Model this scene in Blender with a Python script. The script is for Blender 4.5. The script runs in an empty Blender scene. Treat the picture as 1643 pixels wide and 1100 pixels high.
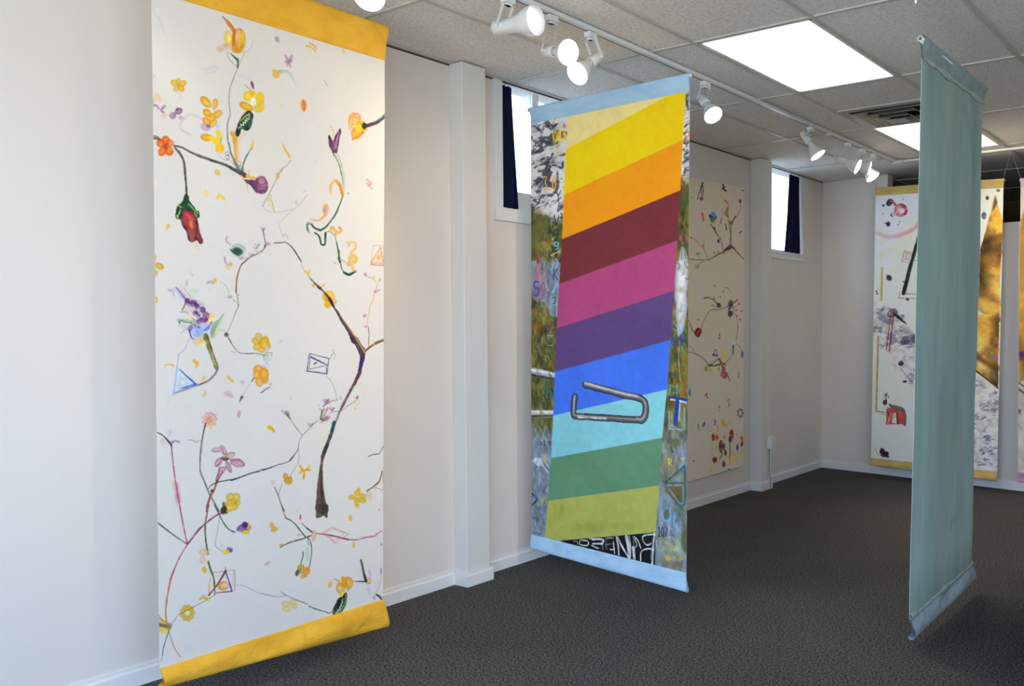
import bpy, bmesh, math, random
import numpy as np
from mathutils import Vector, Matrix

scene = bpy.context.scene
COL = scene.collection
rnd = random.Random(7)
PI = math.pi

# ------------------------------------------------------------------ camera
W, HH = 1643.0, 1100.0
FPX, CX, CY = 1462.78, 937.92, 592.71          # focal length and optical centre in pixels
YAW, PITCH, ROLL = -0.64434, -0.04672, -0.00442
CAM = np.array([3.48254, 0.0, 1.37989])        # metres: x from the left wall, y along it, z up
H = 2.7634                                     # ceiling height


def cam_basis():
    cy, sy, cp, sp = math.cos(YAW), math.sin(YAW), math.cos(PITCH), math.sin(PITCH)
    f = np.array([sy * cp, cy * cp, sp]); r = np.array([cy, -sy, 0.0]); u = np.cross(r, f)
    c, s = math.cos(ROLL), math.sin(ROLL)
    return c * r + s * u, -s * r + c * u, f


CR, CU, CF = cam_basis()


def on_plane(px, py, n, d):
    """survey helper: the point of the plane n.p = d seen at a pixel of the photograph"""
    v = (px - CX) / FPX * CR - (py - CY) / FPX * CU + CF
    n = np.array(n, float)
    return CAM + v * ((d - n @ CAM) / (n @ v))


cam_data = bpy.data.cameras.new('camera')
cam = bpy.data.objects.new('camera', cam_data); COL.objects.link(cam)
cam.matrix_world = Matrix(((CR[0], CU[0], -CF[0], CAM[0]), (CR[1], CU[1], -CF[1], CAM[1]),
                           (CR[2], CU[2], -CF[2], CAM[2]), (0, 0, 0, 1)))
cam_data.sensor_fit = 'HORIZONTAL'; cam_data.sensor_width = 36.0
cam_data.lens = FPX * 36.0 / W
cam_data.shift_x = (W / 2 - CX) / W
cam_data.shift_y = (CY - HH / 2) / W
cam_data.clip_start = 0.05
scene.camera = cam

vs = scene.view_settings
scene.display_settings.display_device = 'sRGB'
vs.view_transform = 'Standard'; vs.look = 'None'; vs.gamma = 1.0; vs.use_curve_mapping = False
vs.exposure = 0.64

# ------------------------------------------------------------------ daylight
SKY = 7.2
world = bpy.data.worlds.new('overcast_sky'); scene.world = world; world.use_nodes = True
wn = world.node_tree; wn.nodes.clear()
w_out = wn.nodes.new('ShaderNodeOutputWorld'); w_bg = wn.nodes.new('ShaderNodeBackground')
w_tc = wn.nodes.new('ShaderNodeTexCoord'); w_sep = wn.nodes.new('ShaderNodeSeparateXYZ')
w_ramp = wn.nodes.new('ShaderNodeValToRGB')
wn.links.new(w_tc.outputs['Generated'], w_sep.inputs[0]); wn.links.new(w_sep.outputs['Z'], w_ramp.inputs[0])
w_ramp.color_ramp.elements[0].position = 0.0; w_ramp.color_ramp.elements[0].color = (0.66, 0.70, 0.76, 1)
w_ramp.color_ramp.elements[1].position = 0.04; w_ramp.color_ramp.elements[1].color = (0.55, 0.71, 1.0, 1)
wn.links.new(w_ramp.outputs[0], w_bg.inputs[0]); w_bg.inputs[1].default_value = SKY
wn.links.new(w_bg.outputs[0], w_out.inputs[0])


def portal(name, loc, rot, sx, sy):
    l = bpy.data.lights.new(name, 'AREA'); l.shape = 'RECTANGLE'; l.size = sx; l.size_y = sy
    l.cycles.is_portal = True
    o = bpy.data.objects.new(name, l); COL.objects.link(o); o.location = loc; o.rotation_euler = rot
    return o


# shop-front glazing: street wall (y = FRONT_Y) and the side wall (x = SIDE_X)
FRONT_Y, SIDE_X, BACK_Y = -1.5, 6.6, 8.485
FW = (0.9, 6.2, 0.35, 2.55)        # street window x0 x1 z0 z1
SW = (-1.2, 1.0, 0.35, 2.55)       # side window y0 y1 z0 z1
portal('street_window_portal', ((FW[0] + FW[1]) / 2, FRONT_Y - 0.02, (FW[2] + FW[3]) / 2), (PI / 2, 0, 0), FW[1] - FW[0], FW[3] - FW[2])
portal('side_window_portal', (SIDE_X + 0.02, (SW[0] + SW[1]) / 2, (SW[2] + SW[3]) / 2), (PI / 2, 0, PI / 2), SW[1] - SW[0], SW[3] - SW[2])
SPOT_W = 34.0
PANEL_E = 1.5

# ------------------------------------------------------------------ helpers
def lin(c):
    return tuple(((x / 255.0) / 12.92 if x / 255.0 <= 0.04045 else ((x / 255.0 + 0.055) / 1.055) ** 2.4) for x in c)


def mat(name, col, rough=0.6, metal=0.0, spec=0.5):
    m = bpy.data.materials.new(name); m.use_nodes = True
    b = m.node_tree.nodes['Principled BSDF']
    b.inputs['Base Color'].default_value = (*lin(col), 1)
    b.inputs['Roughness'].default_value = rough; b.inputs['Metallic'].default_value = metal
    b.inputs['Specular IOR Level'].default_value = spec
    return m


def noisy(m, scale, amount, col2=None, bump=0.0, detail=4.0, lo=0.35, hi=0.65, stretch=None, bscale=None):
    """colour variation between the base colour and col2, and a fine bump"""
    nt = m.node_tree; b = nt.nodes['Principled BSDF']
    tc = nt.nodes.new('ShaderNodeTexCoord'); src = tc.outputs['Object']
    if stretch:
        mp = nt.nodes.new('ShaderNodeMapping'); mp.inputs['Scale'].default_value = stretch
        nt.links.new(src, mp.inputs[0]); src = mp.outputs[0]
    n = nt.nodes.new('ShaderNodeTexNoise'); n.inputs['Scale'].default_value = scale; n.inputs['Detail'].default_value = detail
    nt.links.new(src, n.inputs['Vector'])
    base = tuple(b.inputs['Base Color'].default_value)
    if col2 is not None:
        r = nt.nodes.new('ShaderNodeValToRGB')
        r.color_ramp.elements[0].position = lo; r.color_ramp.elements[0].color = (*lin(col2), 1)
        r.color_ramp.elements[1].position = hi; r.color_ramp.elements[1].color = base
        nt.links.new(n.outputs['Fac'], r.inputs[0]); nt.links.new(r.outputs[0], b.inputs['Base Color'])
    if bump:
        n2 = n
        if bscale:
            n2 = nt.nodes.new('ShaderNodeTexNoise'); n2.inputs['Scale'].default_value = bscale
            nt.links.new(src, n2.inputs['Vector'])
        bp = nt.nodes.new('ShaderNodeBump'); bp.inputs['Strength'].default_value = bump; bp.inputs['Distance'].default_value = 0.002
        nt.links.new(n2.outputs['Fac'], bp.inputs['Height']); nt.links.new(bp.outputs[0], b.inputs['Normal'])
    return m


def emit(name, col, strength):
    m = bpy.data.materials.new(name); m.use_nodes = True; nt = m.node_tree; nt.nodes.clear()
    o = nt.nodes.new('ShaderNodeOutputMaterial'); e = nt.nodes.new('ShaderNodeEmission')
    e.inputs[0].default_value = (*col, 1); e.inputs[1].default_value = strength
    nt.links.new(e.outputs[0], o.inputs[0]); return m


M_WALL = noisy(mat('wall_paint', (230, 221, 211), 0.75, spec=0.3), 1.6, 0, (226, 217, 206), bump=0.12, bscale=180)
M_TRIM = mat('white_trim_paint', (232, 231, 227), 0.42)
M_WHITE = mat('white_enamel', (228, 228, 224), 0.35)
M_PILLAR = noisy(mat('pillar_paint', (226, 223, 215), 0.7, spec=0.3), 2.0, 0, (222, 219, 211), bump=0.1, bscale=180)
M_DARKSLOT = mat('black_slot', (14, 13, 12), 0.6)
M_GRID = mat('ceiling_grid_paint', (196, 190, 178), 0.5)
M_SHADOWLINE = mat('dark_joint', (60, 55, 48), 0.8)
M_SOCK = mat('socket_plastic', (206, 202, 190), .4)
M_NAVY = noisy(mat('navy_cloth', (15, 22, 62), 0.85, spec=0.2), 60, 0, (10, 14, 40), stretch=(1, 1, 0.1))
M_CORD = mat('nylon_cord', (150, 150, 146), 0.4)
M_PIPE = mat('plastic_pipe', (226, 228, 226), 0.35)
M_STEEL = noisy(mat('brushed_grille_metal', (168, 163, 150), 0.38, metal=0.2), 40, 0, (150, 145, 132), stretch=(1, 1, 6))
M_DARK_IN = mat('duct_interior', (20, 18, 16), 0.9)
M_BROWN = noisy(mat('brown_store_wall', (150, 118, 80), 0.85), 3, 0, (130, 100, 66))
M_LENS = emit('lit_lamp_lens', (1.0, 0.93, 0.82), 4.0)
M_PANEL = emit('lit_diffuser', (1.0, 0.965, 0.90), PANEL_E)

# ceiling tile: off-white mineral fibre with dark pinholes and fissures
M_TILE = mat('mineral_ceiling_tile', (214, 208, 197), 0.95, spec=0.1)
nt = M_TILE.node_tree; b = nt.nodes['Principled BSDF']
tc = nt.nodes.new('ShaderNodeTexCoord')
v1 = nt.nodes.new('ShaderNodeTexVoronoi'); v1.inputs['Scale'].default_value = 105
n1 = nt.nodes.new('ShaderNodeTexNoise'); n1.inputs['Scale'].default_value = 60; n1.inputs['Detail'].default_value = 5
r1 = nt.nodes.new('ShaderNodeValToRGB'); r1.color_ramp.elements[0].position = 0.10; r1.color_ramp.elements[0].color = (0.22, 0.20, 0.18, 1)
r1.color_ramp.elements[1].position = 0.22; r1.color_ramp.elements[1].color = (1, 1, 1, 1)
r2 = nt.nodes.new('ShaderNodeValToRGB'); r2.color_ramp.elements[0].position = 0.30; r2.color_ramp.elements[0].color = (0.72, 0.70, 0.67, 1)
r2.color_ramp.elements[1].position = 0.55; r2.color_ramp.elements[1].color = (1, 1, 1, 1)
mx = nt.nodes.new('ShaderNodeMix'); mx.data_type = 'RGBA'; mx.blend_type = 'MULTIPLY'; mx.inputs[0].default_value = 0.75
mx2 = nt.nodes.new('ShaderNodeMix'); mx2.data_type = 'RGBA'; mx2.blend_type = 'MULTIPLY'; mx2.inputs[0].default_value = 1.0
nt.links.new(tc.outputs['Object'], v1.inputs['Vector']); nt.links.new(tc.outputs['Object'], n1.inputs['Vector'])
nt.links.new(v1.outputs['Distance'], r1.inputs[0]); nt.links.new(n1.outputs['Fac'], r2.inputs[0])
nt.links.new(r1.outputs[0], mx.inputs[6]); nt.links.new(r2.outputs[0], mx.inputs[7])
mx2.inputs[6].default_value = (*lin((240, 236, 227)), 1); nt.links.new(mx.outputs[2], mx2.inputs[7])
nt.links.new(mx2.outputs[2], b.inputs['Base Color'])

# carpet: charcoal loop pile with lighter flecks
M_CARPET = mat('charcoal_carpet', (60, 57, 53), 0.95, spec=0.15)
nt = M_CARPET.node_tree; b = nt.nodes['Principled BSDF']
tc = nt.nodes.new('ShaderNodeTexCoord')
n1 = nt.nodes.new('ShaderNodeTexNoise'); n1.inputs['Scale'].default_value = 105; n1.inputs['Detail'].default_value = 3; n1.inputs['Roughness'].default_value = 0.7
n3 = nt.nodes.new('ShaderNodeTexNoise'); n3.inputs['Scale'].default_value = 1.3; n3.inputs['Detail'].default_value = 3
r1 = nt.nodes.new('ShaderNodeValToRGB'); e = r1.color_ramp.elements
e[0].position = 0.38; e[0].color = (*lin((24, 23, 23)), 1); e[1].position = 0.64; e[1].color = (*lin((112, 110, 106)), 1)
r3 = nt.nodes.new('ShaderNodeValToRGB'); r3.color_ramp.elements[0].position = 0.35; r3.color_ramp.elements[0].color = (0.86, 0.86, 0.86, 1)
r3.color_ramp.elements[1].position = 0.65; r3.color_ramp.elements[1].color = (1, 1, 1, 1)
mx = nt.nodes.new('ShaderNodeMix'); mx.data_type = 'RGBA'; mx.blend_type = 'MULTIPLY'; mx.inputs[0].default_value = 1
bp = nt.nodes.new('ShaderNodeBump'); bp.inputs['Strength'].default_value = 0.5; bp.inputs['Distance'].default_value = 0.004
nt.links.new(tc.outputs['Object'], n1.inputs['Vector']); nt.links.new(tc.outputs['Object'], n3.inputs['Vector'])
nt.links.new(n1.outputs['Fac'], r1.inputs[0]); nt.links.new(n3.outputs['Fac'], r3.inputs[0])
nt.links.new(r1.outputs[0], mx.inputs[6]); nt.links.new(r3.outputs[0], mx.inputs[7]); nt.links.new(mx.outputs[2], b.inputs['Base Color'])
nt.links.new(n1.outputs['Fac'], bp.inputs['Height']); nt.links.new(bp.outputs[0], b.inputs['Normal'])


def glass_mat():
    m = bpy.data.materials.new('window_glass'); m.use_nodes = True; nt = m.node_tree; nt.nodes.clear()
    o = nt.nodes.new('ShaderNodeOutputMaterial'); t = nt.nodes.new('ShaderNodeBsdfTransparent'); g = nt.nodes.new('ShaderNodeBsdfGlossy')
    g.inputs['Roughness'].default_value = 0.05; t.inputs[0].default_value = (0.93, 0.96, 0.98, 1)
    x = nt.nodes.new('ShaderNodeMixShader'); x.inputs[0].default_value = 0.06
    nt.links.new(t.outputs[0], x.inputs[1]); nt.links.new(g.outputs[0], x.inputs[2]); nt.links.new(x.outputs[0], o.inputs[0])
    return m


M_GLASS = glass_mat()


class MB:
    """collects boxes, tubes and lathes; build() links them as one mesh object"""
    def __init__(self): self.v = []; self.f = []; self.sm = []

    def add(self, vs_, fs, smooth=False):
        o = len(self.v); self.v += [tuple(p) for p in vs_]; self.f += [tuple(i + o for i in f) for f in fs]; self.sm += [smooth] * len(fs)
        return self

    def box(self, x0, x1, y0, y1, z0, z1):
        return self.add([(x, y, z) for x in (x0, x1) for y in (y0, y1) for z in (z0, z1)],
                        [(0, 1, 3, 2), (4, 6, 7, 5), (0, 4, 5, 1), (2, 3, 7, 6), (0, 2, 6, 4), (1, 5, 7, 3)])

    def tube(self, pts, rad, seg=10, cap=True):
        pts = [Vector(p) for p in pts]
        rs = rad if isinstance(rad, (list, tuple)) else [rad] * len(pts)
        V = []; F = []; up = None
        for i, p in enumerate(pts):
            d = (pts[min(i + 1, len(pts) - 1)] - pts[max(i - 1, 0)]).normalized()
            if up is None: up = Vector((0, 0, 1)) if abs(d.z) < 0.9 else Vector((1, 0, 0))
            a = d.cross(up).normalized(); bb = a.cross(d).normalized()
            for k in range(seg):
                t = 2 * PI * k / seg; V.append(p + rs[i] * (math.cos(t) * a + math.sin(t) * bb))
        n = len(pts)
        for i in range(n - 1):
            for k in range(seg):
                k2 = (k + 1) % seg; F.append((i * seg + k, i * seg + k2, (i + 1) * seg + k2, (i + 1) * seg + k))
        self.add(V, F, True)
        if cap: self.add([V[k] for k in range(seg)], [tuple(range(seg - 1, -1, -1))]); self.add([V[(n - 1) * seg + k] for k in range(seg)], [tuple(range(seg))])
        return self

    def lathe(self, origin, axis, prof, seg=28):
        """prof: (distance along axis, radius)"""
        o = Vector(origin); d = Vector(axis).normalized(); up = Vector((0, 0, 1)) if abs(d.z) < 0.9 else Vector((1, 0, 0))
        a = d.cross(up).normalized(); bb = a.cross(d).normalized(); V = []; F = []
        for s, r in prof:
            for k in range(seg):
                t = 2 * PI * k / seg; V.append(o + d * s + max(r, 1e-5) * (math.cos(t) * a + math.sin(t) * bb))
        for i in range(len(prof) - 1):
            for k in range(seg):
                k2 = (k + 1) % seg; F.append((i * seg + k, i * seg + k2, (i + 1) * seg + k2, (i + 1) * seg + k))
        return self.add(V, F, True)

    def build(self, name, m, parent=None, bevel=0.0):
        me = bpy.data.meshes.new(name); me.from_pydata(self.v, [], self.f)
        me.polygons.foreach_set('use_smooth', self.sm); me.materials.append(m); me.update()
        o = bpy.data.objects.new(name, me); COL.objects.link(o)
        if parent: o.parent = parent
        if bevel:
            bv = o.modifiers.new('bevel', 'BEVEL'); bv.width = bevel; bv.segments = 2; bv.limit_method = 'ANGLE'
        return o


def tag(o, label=None, cat=None, group=None, kind=None):
    if label: o['label'] = label
    if cat: o['category'] = cat
    if group: o['group'] = group
    if kind: o['kind'] = kind
    return o


def thing(name, loc, label, cat, group=None):
    o = bpy.data.objects.new(name, None); COL.objects.link(o); o.location = loc; o.empty_display_size = 0.05
    bpy.context.view_layer.update()
    return tag(o, label, cat, group)


def under(child, parent):
    """parent a mesh that was built in world coordinates"""
    child.parent = parent
    child.matrix_parent_inverse = Matrix.Translation(-Vector(parent.location))
    return child


def struct(o): return tag(o, kind='structure')


# ------------------------------------------------------------------ room shell
T = 0.16
W1 = (3.868, 4.86, 2.055)            # window 1 opening: y0 y1 sill height (it runs up to the ceiling)
W2 = (7.03, 8.02, 2.035)
m = MB()
for (y0, y1, zt) in ((FRONT_Y - T, W1[0], H), (W1[0], W1[1], W1[2]), (W1[1], W2[0], H), (W2[0], W2[1], W2[2]), (W2[1], BACK_Y + 3.4, H)):
    m.box(-T, 0, y0, y1, 0, zt + (0.05 if zt == H else 0))
struct(m.build('wall_left', M_WALL))
struct(MB().box(-0.4, SIDE_X + 0.3, FRONT_Y - 0.3, BACK_Y + 3.6, -0.1, 0).build('floor', M_CARPET))

# back wall, not quite square to the room; its right stretch stops short of the ceiling
BA = -0.1435
def by(x): return BACK_Y + BA * x
def slab(m, x0, x1, z0, z1, t=0.14, off=0.0):
    return m.add([(x0, by(x0) + off, z0), (x1, by(x1) + off, z0), (x1, by(x1) + off + t, z0), (x0, by(x0) + off + t, z0),
                  (x0, by(x0) + off, z1), (x1, by(x1) + off, z1), (x1, by(x1) + off + t, z1), (x0, by(x0) + off + t, z1)],
                 [(0, 1, 5, 4), (1, 2, 6, 5), (2, 3, 7, 6), (3, 0, 4, 7), (4, 5, 6, 7), (3, 2, 1, 0)])
m = MB(); slab(m, 0, 0.655, 0, H); slab(m, 0.655, SIDE_X, 0, 2.235)
struct(m.build('wall_back', M_WALL))
struct(slab(slab(MB(), 0.014, SIDE_X, 0, 0.062, 0.016, -0.016), 0.014, SIDE_X, 0.062, 0.078, 0.009, -0.009).build('baseboard_back', M_TRIM))
# the store behind the partition, dim and brown
struct(MB().box(0.0, SIDE_X, BACK_Y + 2.6, BACK_Y + 2.7, 0, H + 0.05).build('wall_store_rear', M_BROWN))
struct(MB().box(SIDE_X, SIDE_X + T, SW[1], BACK_Y + 3.4, 0, H + 0.05)
       .box(SIDE_X, SIDE_X + T, FRONT_Y - T, SW[0], 0, H + 0.05)
       .box(SIDE_X, SIDE_X + T, SW[0], SW[1], 0, SW[2]).box(SIDE_X, SIDE_X + T, SW[0], SW[1], SW[3], H + 0.05).build('wall_right', mat('taupe_paint', (120, 110, 98), .8)))
struct(MB().box(-T, FW[0], FRONT_Y - T, FRONT_Y, 0, H + 0.05).box(FW[1], SIDE_X + T, FRONT_Y - T, FRONT_Y, 0, H + 0.05)
       .box(FW[0], FW[1], FRONT_Y - T, FRONT_Y, 0, FW[2]).box(FW[0], FW[1], FRONT_Y - T, FRONT_Y, FW[3], H + 0.05).build('wall_front', M_WALL))
# pale wall and dark ground added outside the clerestory windows to cut their daylight
struct(MB().box(-3.4, -3.2, FRONT_Y - 2, BACK_Y + 6, -.1, 5.2).build('wall_daylight_screen', mat('pale_render', (214, 212, 208), .9)))
struct(MB().box(-3.2, -T - .02, FRONT_Y - 2, BACK_Y + 6, -.25, -.12).build('ground_daylight_screen', mat('dark_screen_ground', (96, 94, 92), .95)))
# shop-front windows behind the photographer
m = MB(); n_m = 4
for k in range(n_m + 1):
    x = FW[0] + (FW[1] - FW[0]) * k / n_m; m.box(x - 0.03, x + 0.03, FRONT_Y - 0.12, FRONT_Y - 0.06, FW[2], FW[3])
for z in (FW[2], FW[3] - 0.05): m.box(FW[0], FW[1], FRONT_Y - 0.12, FRONT_Y - 0.06, z, z + 0.05)
w3 = struct(m.build('window_3', M_TRIM))
under(MB().box(FW[0], FW[1], FRONT_Y - 0.094, FRONT_Y - 0.09, FW[2], FW[3]).build('glass', M_GLASS), w3)
m = MB()
for k in range(4):
    y = SW[0] + (SW[1] - SW[0]) * k / 3; m.box(SIDE_X + 0.06, SIDE_X + 0.12, y - 0.03, y + 0.03, SW[2], SW[3])
for z in (SW[2], SW[3] - 0.05): m.box(SIDE_X + 0.06, SIDE_X + 0.12, SW[0], SW[1], z, z + 0.05)
w4 = struct(m.build('window_4', M_TRIM))
under(MB().box(SIDE_X + 0.09, SIDE_X + 0.094, SW[0], SW[1], SW[2], SW[3]).build('glass', M_GLASS), w4)

# ceiling: lay-in tiles between the bars of a white grid
XA, Y1, TW, TL = 0.585, 3.949, 0.6096, 1.2192
xs = [0.0] + [XA + TW * k for k in range(0, 10)] + [SIDE_X]
ys = [FRONT_Y] + [Y1 + TL * k for k in range(-4, 6)] + [BACK_Y + 2.6]
LIGHTS = {(2, 5): 1, (2, 7): 1}
HALF = {(2, 6): 1}
m = MB()
cells = []
for i in range(len(xs) - 1):
    for j in range(len(ys) - 1):
        x0, x1, y0, y1 = xs[i], xs[i + 1], ys[j], ys[j + 1]
        if y1 - y0 < 0.02: continue
        if (i, j) in LIGHTS: cells.append((i, j, x0, x1, y0, y1)); continue
        if (i, j) in HALF: y1 = y0 + TL / 2; vent_cell = (x0, x1, y1, ys[j + 1])
        dz = rnd.uniform(0, 0.002)
        m.box(x0, x1, y0, y1, H + 0.004 + dz, H + 0.02 + dz)
m.box(-T, 0.0, FRONT_Y - T, BACK_Y + 3.4, H + 0.0, H + 0.02)
ceil = struct(m.build('ceiling', M_TILE))
m = MB(); BW = 0.012
for i, x in enumerate(xs[1:-1]): m.box(x - BW, x + BW, FRONT_Y, BACK_Y + 2.6, H - 0.001, H + 0.006)
for j, y in enumerate(ys[1:-1]): m.box(0, SIDE_X, y - BW, y + BW, H - 0.0013, H + 0.0057)
vx0, vx1, vy0, vy1 = vent_cell
m.box(vx0, vx1, vy0 - BW, vy0 + BW, H - 0.0012, H + 0.0058)
under(m.build('ceiling_grid', M_GRID), ceil)
# wall angle around the edge, with the dark reveal above the plaster
m = MB(); m.box(0, 0.022, FRONT_Y, BACK_Y, H - 0.004, H + 0.004)
m.box(0, SIDE_X, FRONT_Y, FRONT_Y + 0.02, H - 0.004, H + 0.004)
slab(m, 0, 0.655, H - 0.004, H + 0.004, 0.02, -0.02)
under(m.build('wall_angle', M_GRID), ceil)
m = MB()
for a, c in ((FRONT_Y, 3.46), (3.64, 6.94), (7.12, 8.47)): m.box(0.0, 0.003, a, c, H - 0.011, H - 0.004)
under(m.build('shadow_joint', M_SHADOWLINE), ceil)

# pillars engaged in the left wall
P1 = (3.462, 3.640, 0.094); P2 = (6.945, 7.125, 0.108)
struct(MB().box(0, P1[2], P1[0], P1[1], 0, H - 0.002).build('wall_pillar_near', M_PILLAR, bevel=0.004))
struct(MB().box(0, P2[2], P2[0], P2[1], 0, H - 0.002).build('wall_pillar_far', M_PILLAR, bevel=0.004))
m = MB()
def base_run(m, y0, y1, x=0.0):
    m.box(x, x + 0.014, y0, y1, 0, 0.058); m.box(x, x + 0.008, y0, y1, 0.058, 0.076)
    m.add([(x + 0.014, y0, 0.058), (x + 0.008, y0, 0.066), (x + 0.014, y1, 0.058), (x + 0.008, y1, 0.066)], [(0, 2, 3, 1)])
base_run(m, FRONT_Y, P1[0] - 0.014); base_run(m, P1[1] + 0.014, P2[0] - 0.014); base_run(m, P2[1] + 0.014, BACK_Y - 0.02)
for P in (P1, P2):
    base_run(m, P[0] - 0.014, P[1] + 0.014, P[2])
    for (a, c) in ((P[0] - 0.014, P[0]), (P[1], P[1] + 0.014)):
        m.box(0, P[2], a, c, 0, 0.058); m.box(0, P[2], a + (0.006 if a < P[0] else 0), c - (0 if a < P[0] else 0.006), 0.058, 0.076)
struct(m.build('baseboard_left', M_TRIM))

# clerestory windows in the left wall
def clerestory(n, y0, y1, z0, rail, casing):
    m = MB(); d = -0.072
    m.box(d - 0.03, d + 0.012, y0, y1, z0, z0 + rail)                      # bottom rail
    m.box(d - 0.03, d + 0.012, y0, y0 + 0.045, z0, H); m.box(d - 0.03, d + 0.012, y1 - 0.045, y1, z0, H)
    ym = y0 + (0.37 if casing else 0.05); m.box(d - 0.03, d + 0.012, ym - 0.028, ym + 0.028, z0, H)
    w = struct(m.build('window_%d' % n, M_TRIM))
    under(MB().box(d - 0.006, d - 0.002, y0, y1, z0 + rail, H).build('glass', M_GLASS), w)
    c = MB()
    if casing:   # stepped picture-frame casing
        wd = casing
        for o0, o1, t in ((0.0, wd * .3, 0.009), (wd * .3, wd * .72, 0.014), (wd * .72, wd, 0.022)):
            c.box(0, t, y0 - o1, y0 - o0, z0 - o1, H - 0.005); c.box(0, t, y0 - o0, y1 + o1, z0 - o1, z0 - o0)
            c.box(0, t, y1 + o0, y1 + o1, z0 - o0, H - 0.005)
    else:        # plain stool and apron
        c.box(0, 0.022, y0 + 0.10, y1 + 0.03, z0 - 0.018, z0); c.box(0, 0.012, y0 + 0.10, y1 + 0.02, z0 - 0.06, z0 - 0.018)
    struct(c.build('trim_%d' % n, M_TRIM))
clerestory(1, W1[0], W1[1], W1[2], 0.115, 0.075)
clerestory(2, W2[0], W2[1], W2[2], 0.03, 0)

# ------------------------------------------------------------------ paint engine
def vnoise(ny, nx, cell, seed, octaves=4, stretch=(1, 1)):
    r = np.random.RandomState(seed); out = np.zeros((ny, nx)); amp = 1.0; tot = 0
    for o in range(octaves):
        cy, cx = max(2, int(ny / (cell * stretch[1])) + 2), max(2, int(nx / (cell * stretch[0])) + 2)
        g = r.rand(cy + 1, cx + 1)
        yy = np.linspace(0, cy - 1.001, ny); xx = np.linspace(0, cx - 1.001, nx)
        iy = yy.astype(int); ix = xx.astype(int); fy = yy - iy; fx = xx - ix
        fy = (fy * fy * (3 - 2 * fy))[:, None]; fx = (fx * fx * (3 - 2 * fx))[None]
        a = g[np.ix_(iy, ix)]; b_ = g[np.ix_(iy, ix + 1)]; c = g[np.ix_(iy + 1, ix)]; d = g[np.ix_(iy + 1, ix + 1)]
        out += amp * ((a * (1 - fx) + b_ * fx) * (1 - fy) + (c * (1 - fx) + d * fx) * fy)
        tot += amp; amp *= 0.55; cell = max(1.0, cell / 2)
    return out / tot


def smooth_pts(P, n=7):
    P = np.array(P, float)
    if len(P) < 3: return P
    Q = np.vstack([2 * P[0] - P[1], P, 2 * P[-1] - P[-2]]); out = []
    for i in range(1, len(Q) - 2):
        p0, p1, p2, p3 = Q[i - 1], Q[i], Q[i + 1], Q[i + 2]
        for t in np.arange(n) / n:
            out.append(0.5 * ((2 * p1) + (-p0 + p2) * t + (2 * p0 - 5 * p1 + 4 * p2 - p3) * t * t + (-p0 + 3 * p1 - 3 * p2 + p3) * t ** 3))
    out.append(Q[-2]); return np.array(out)


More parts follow.
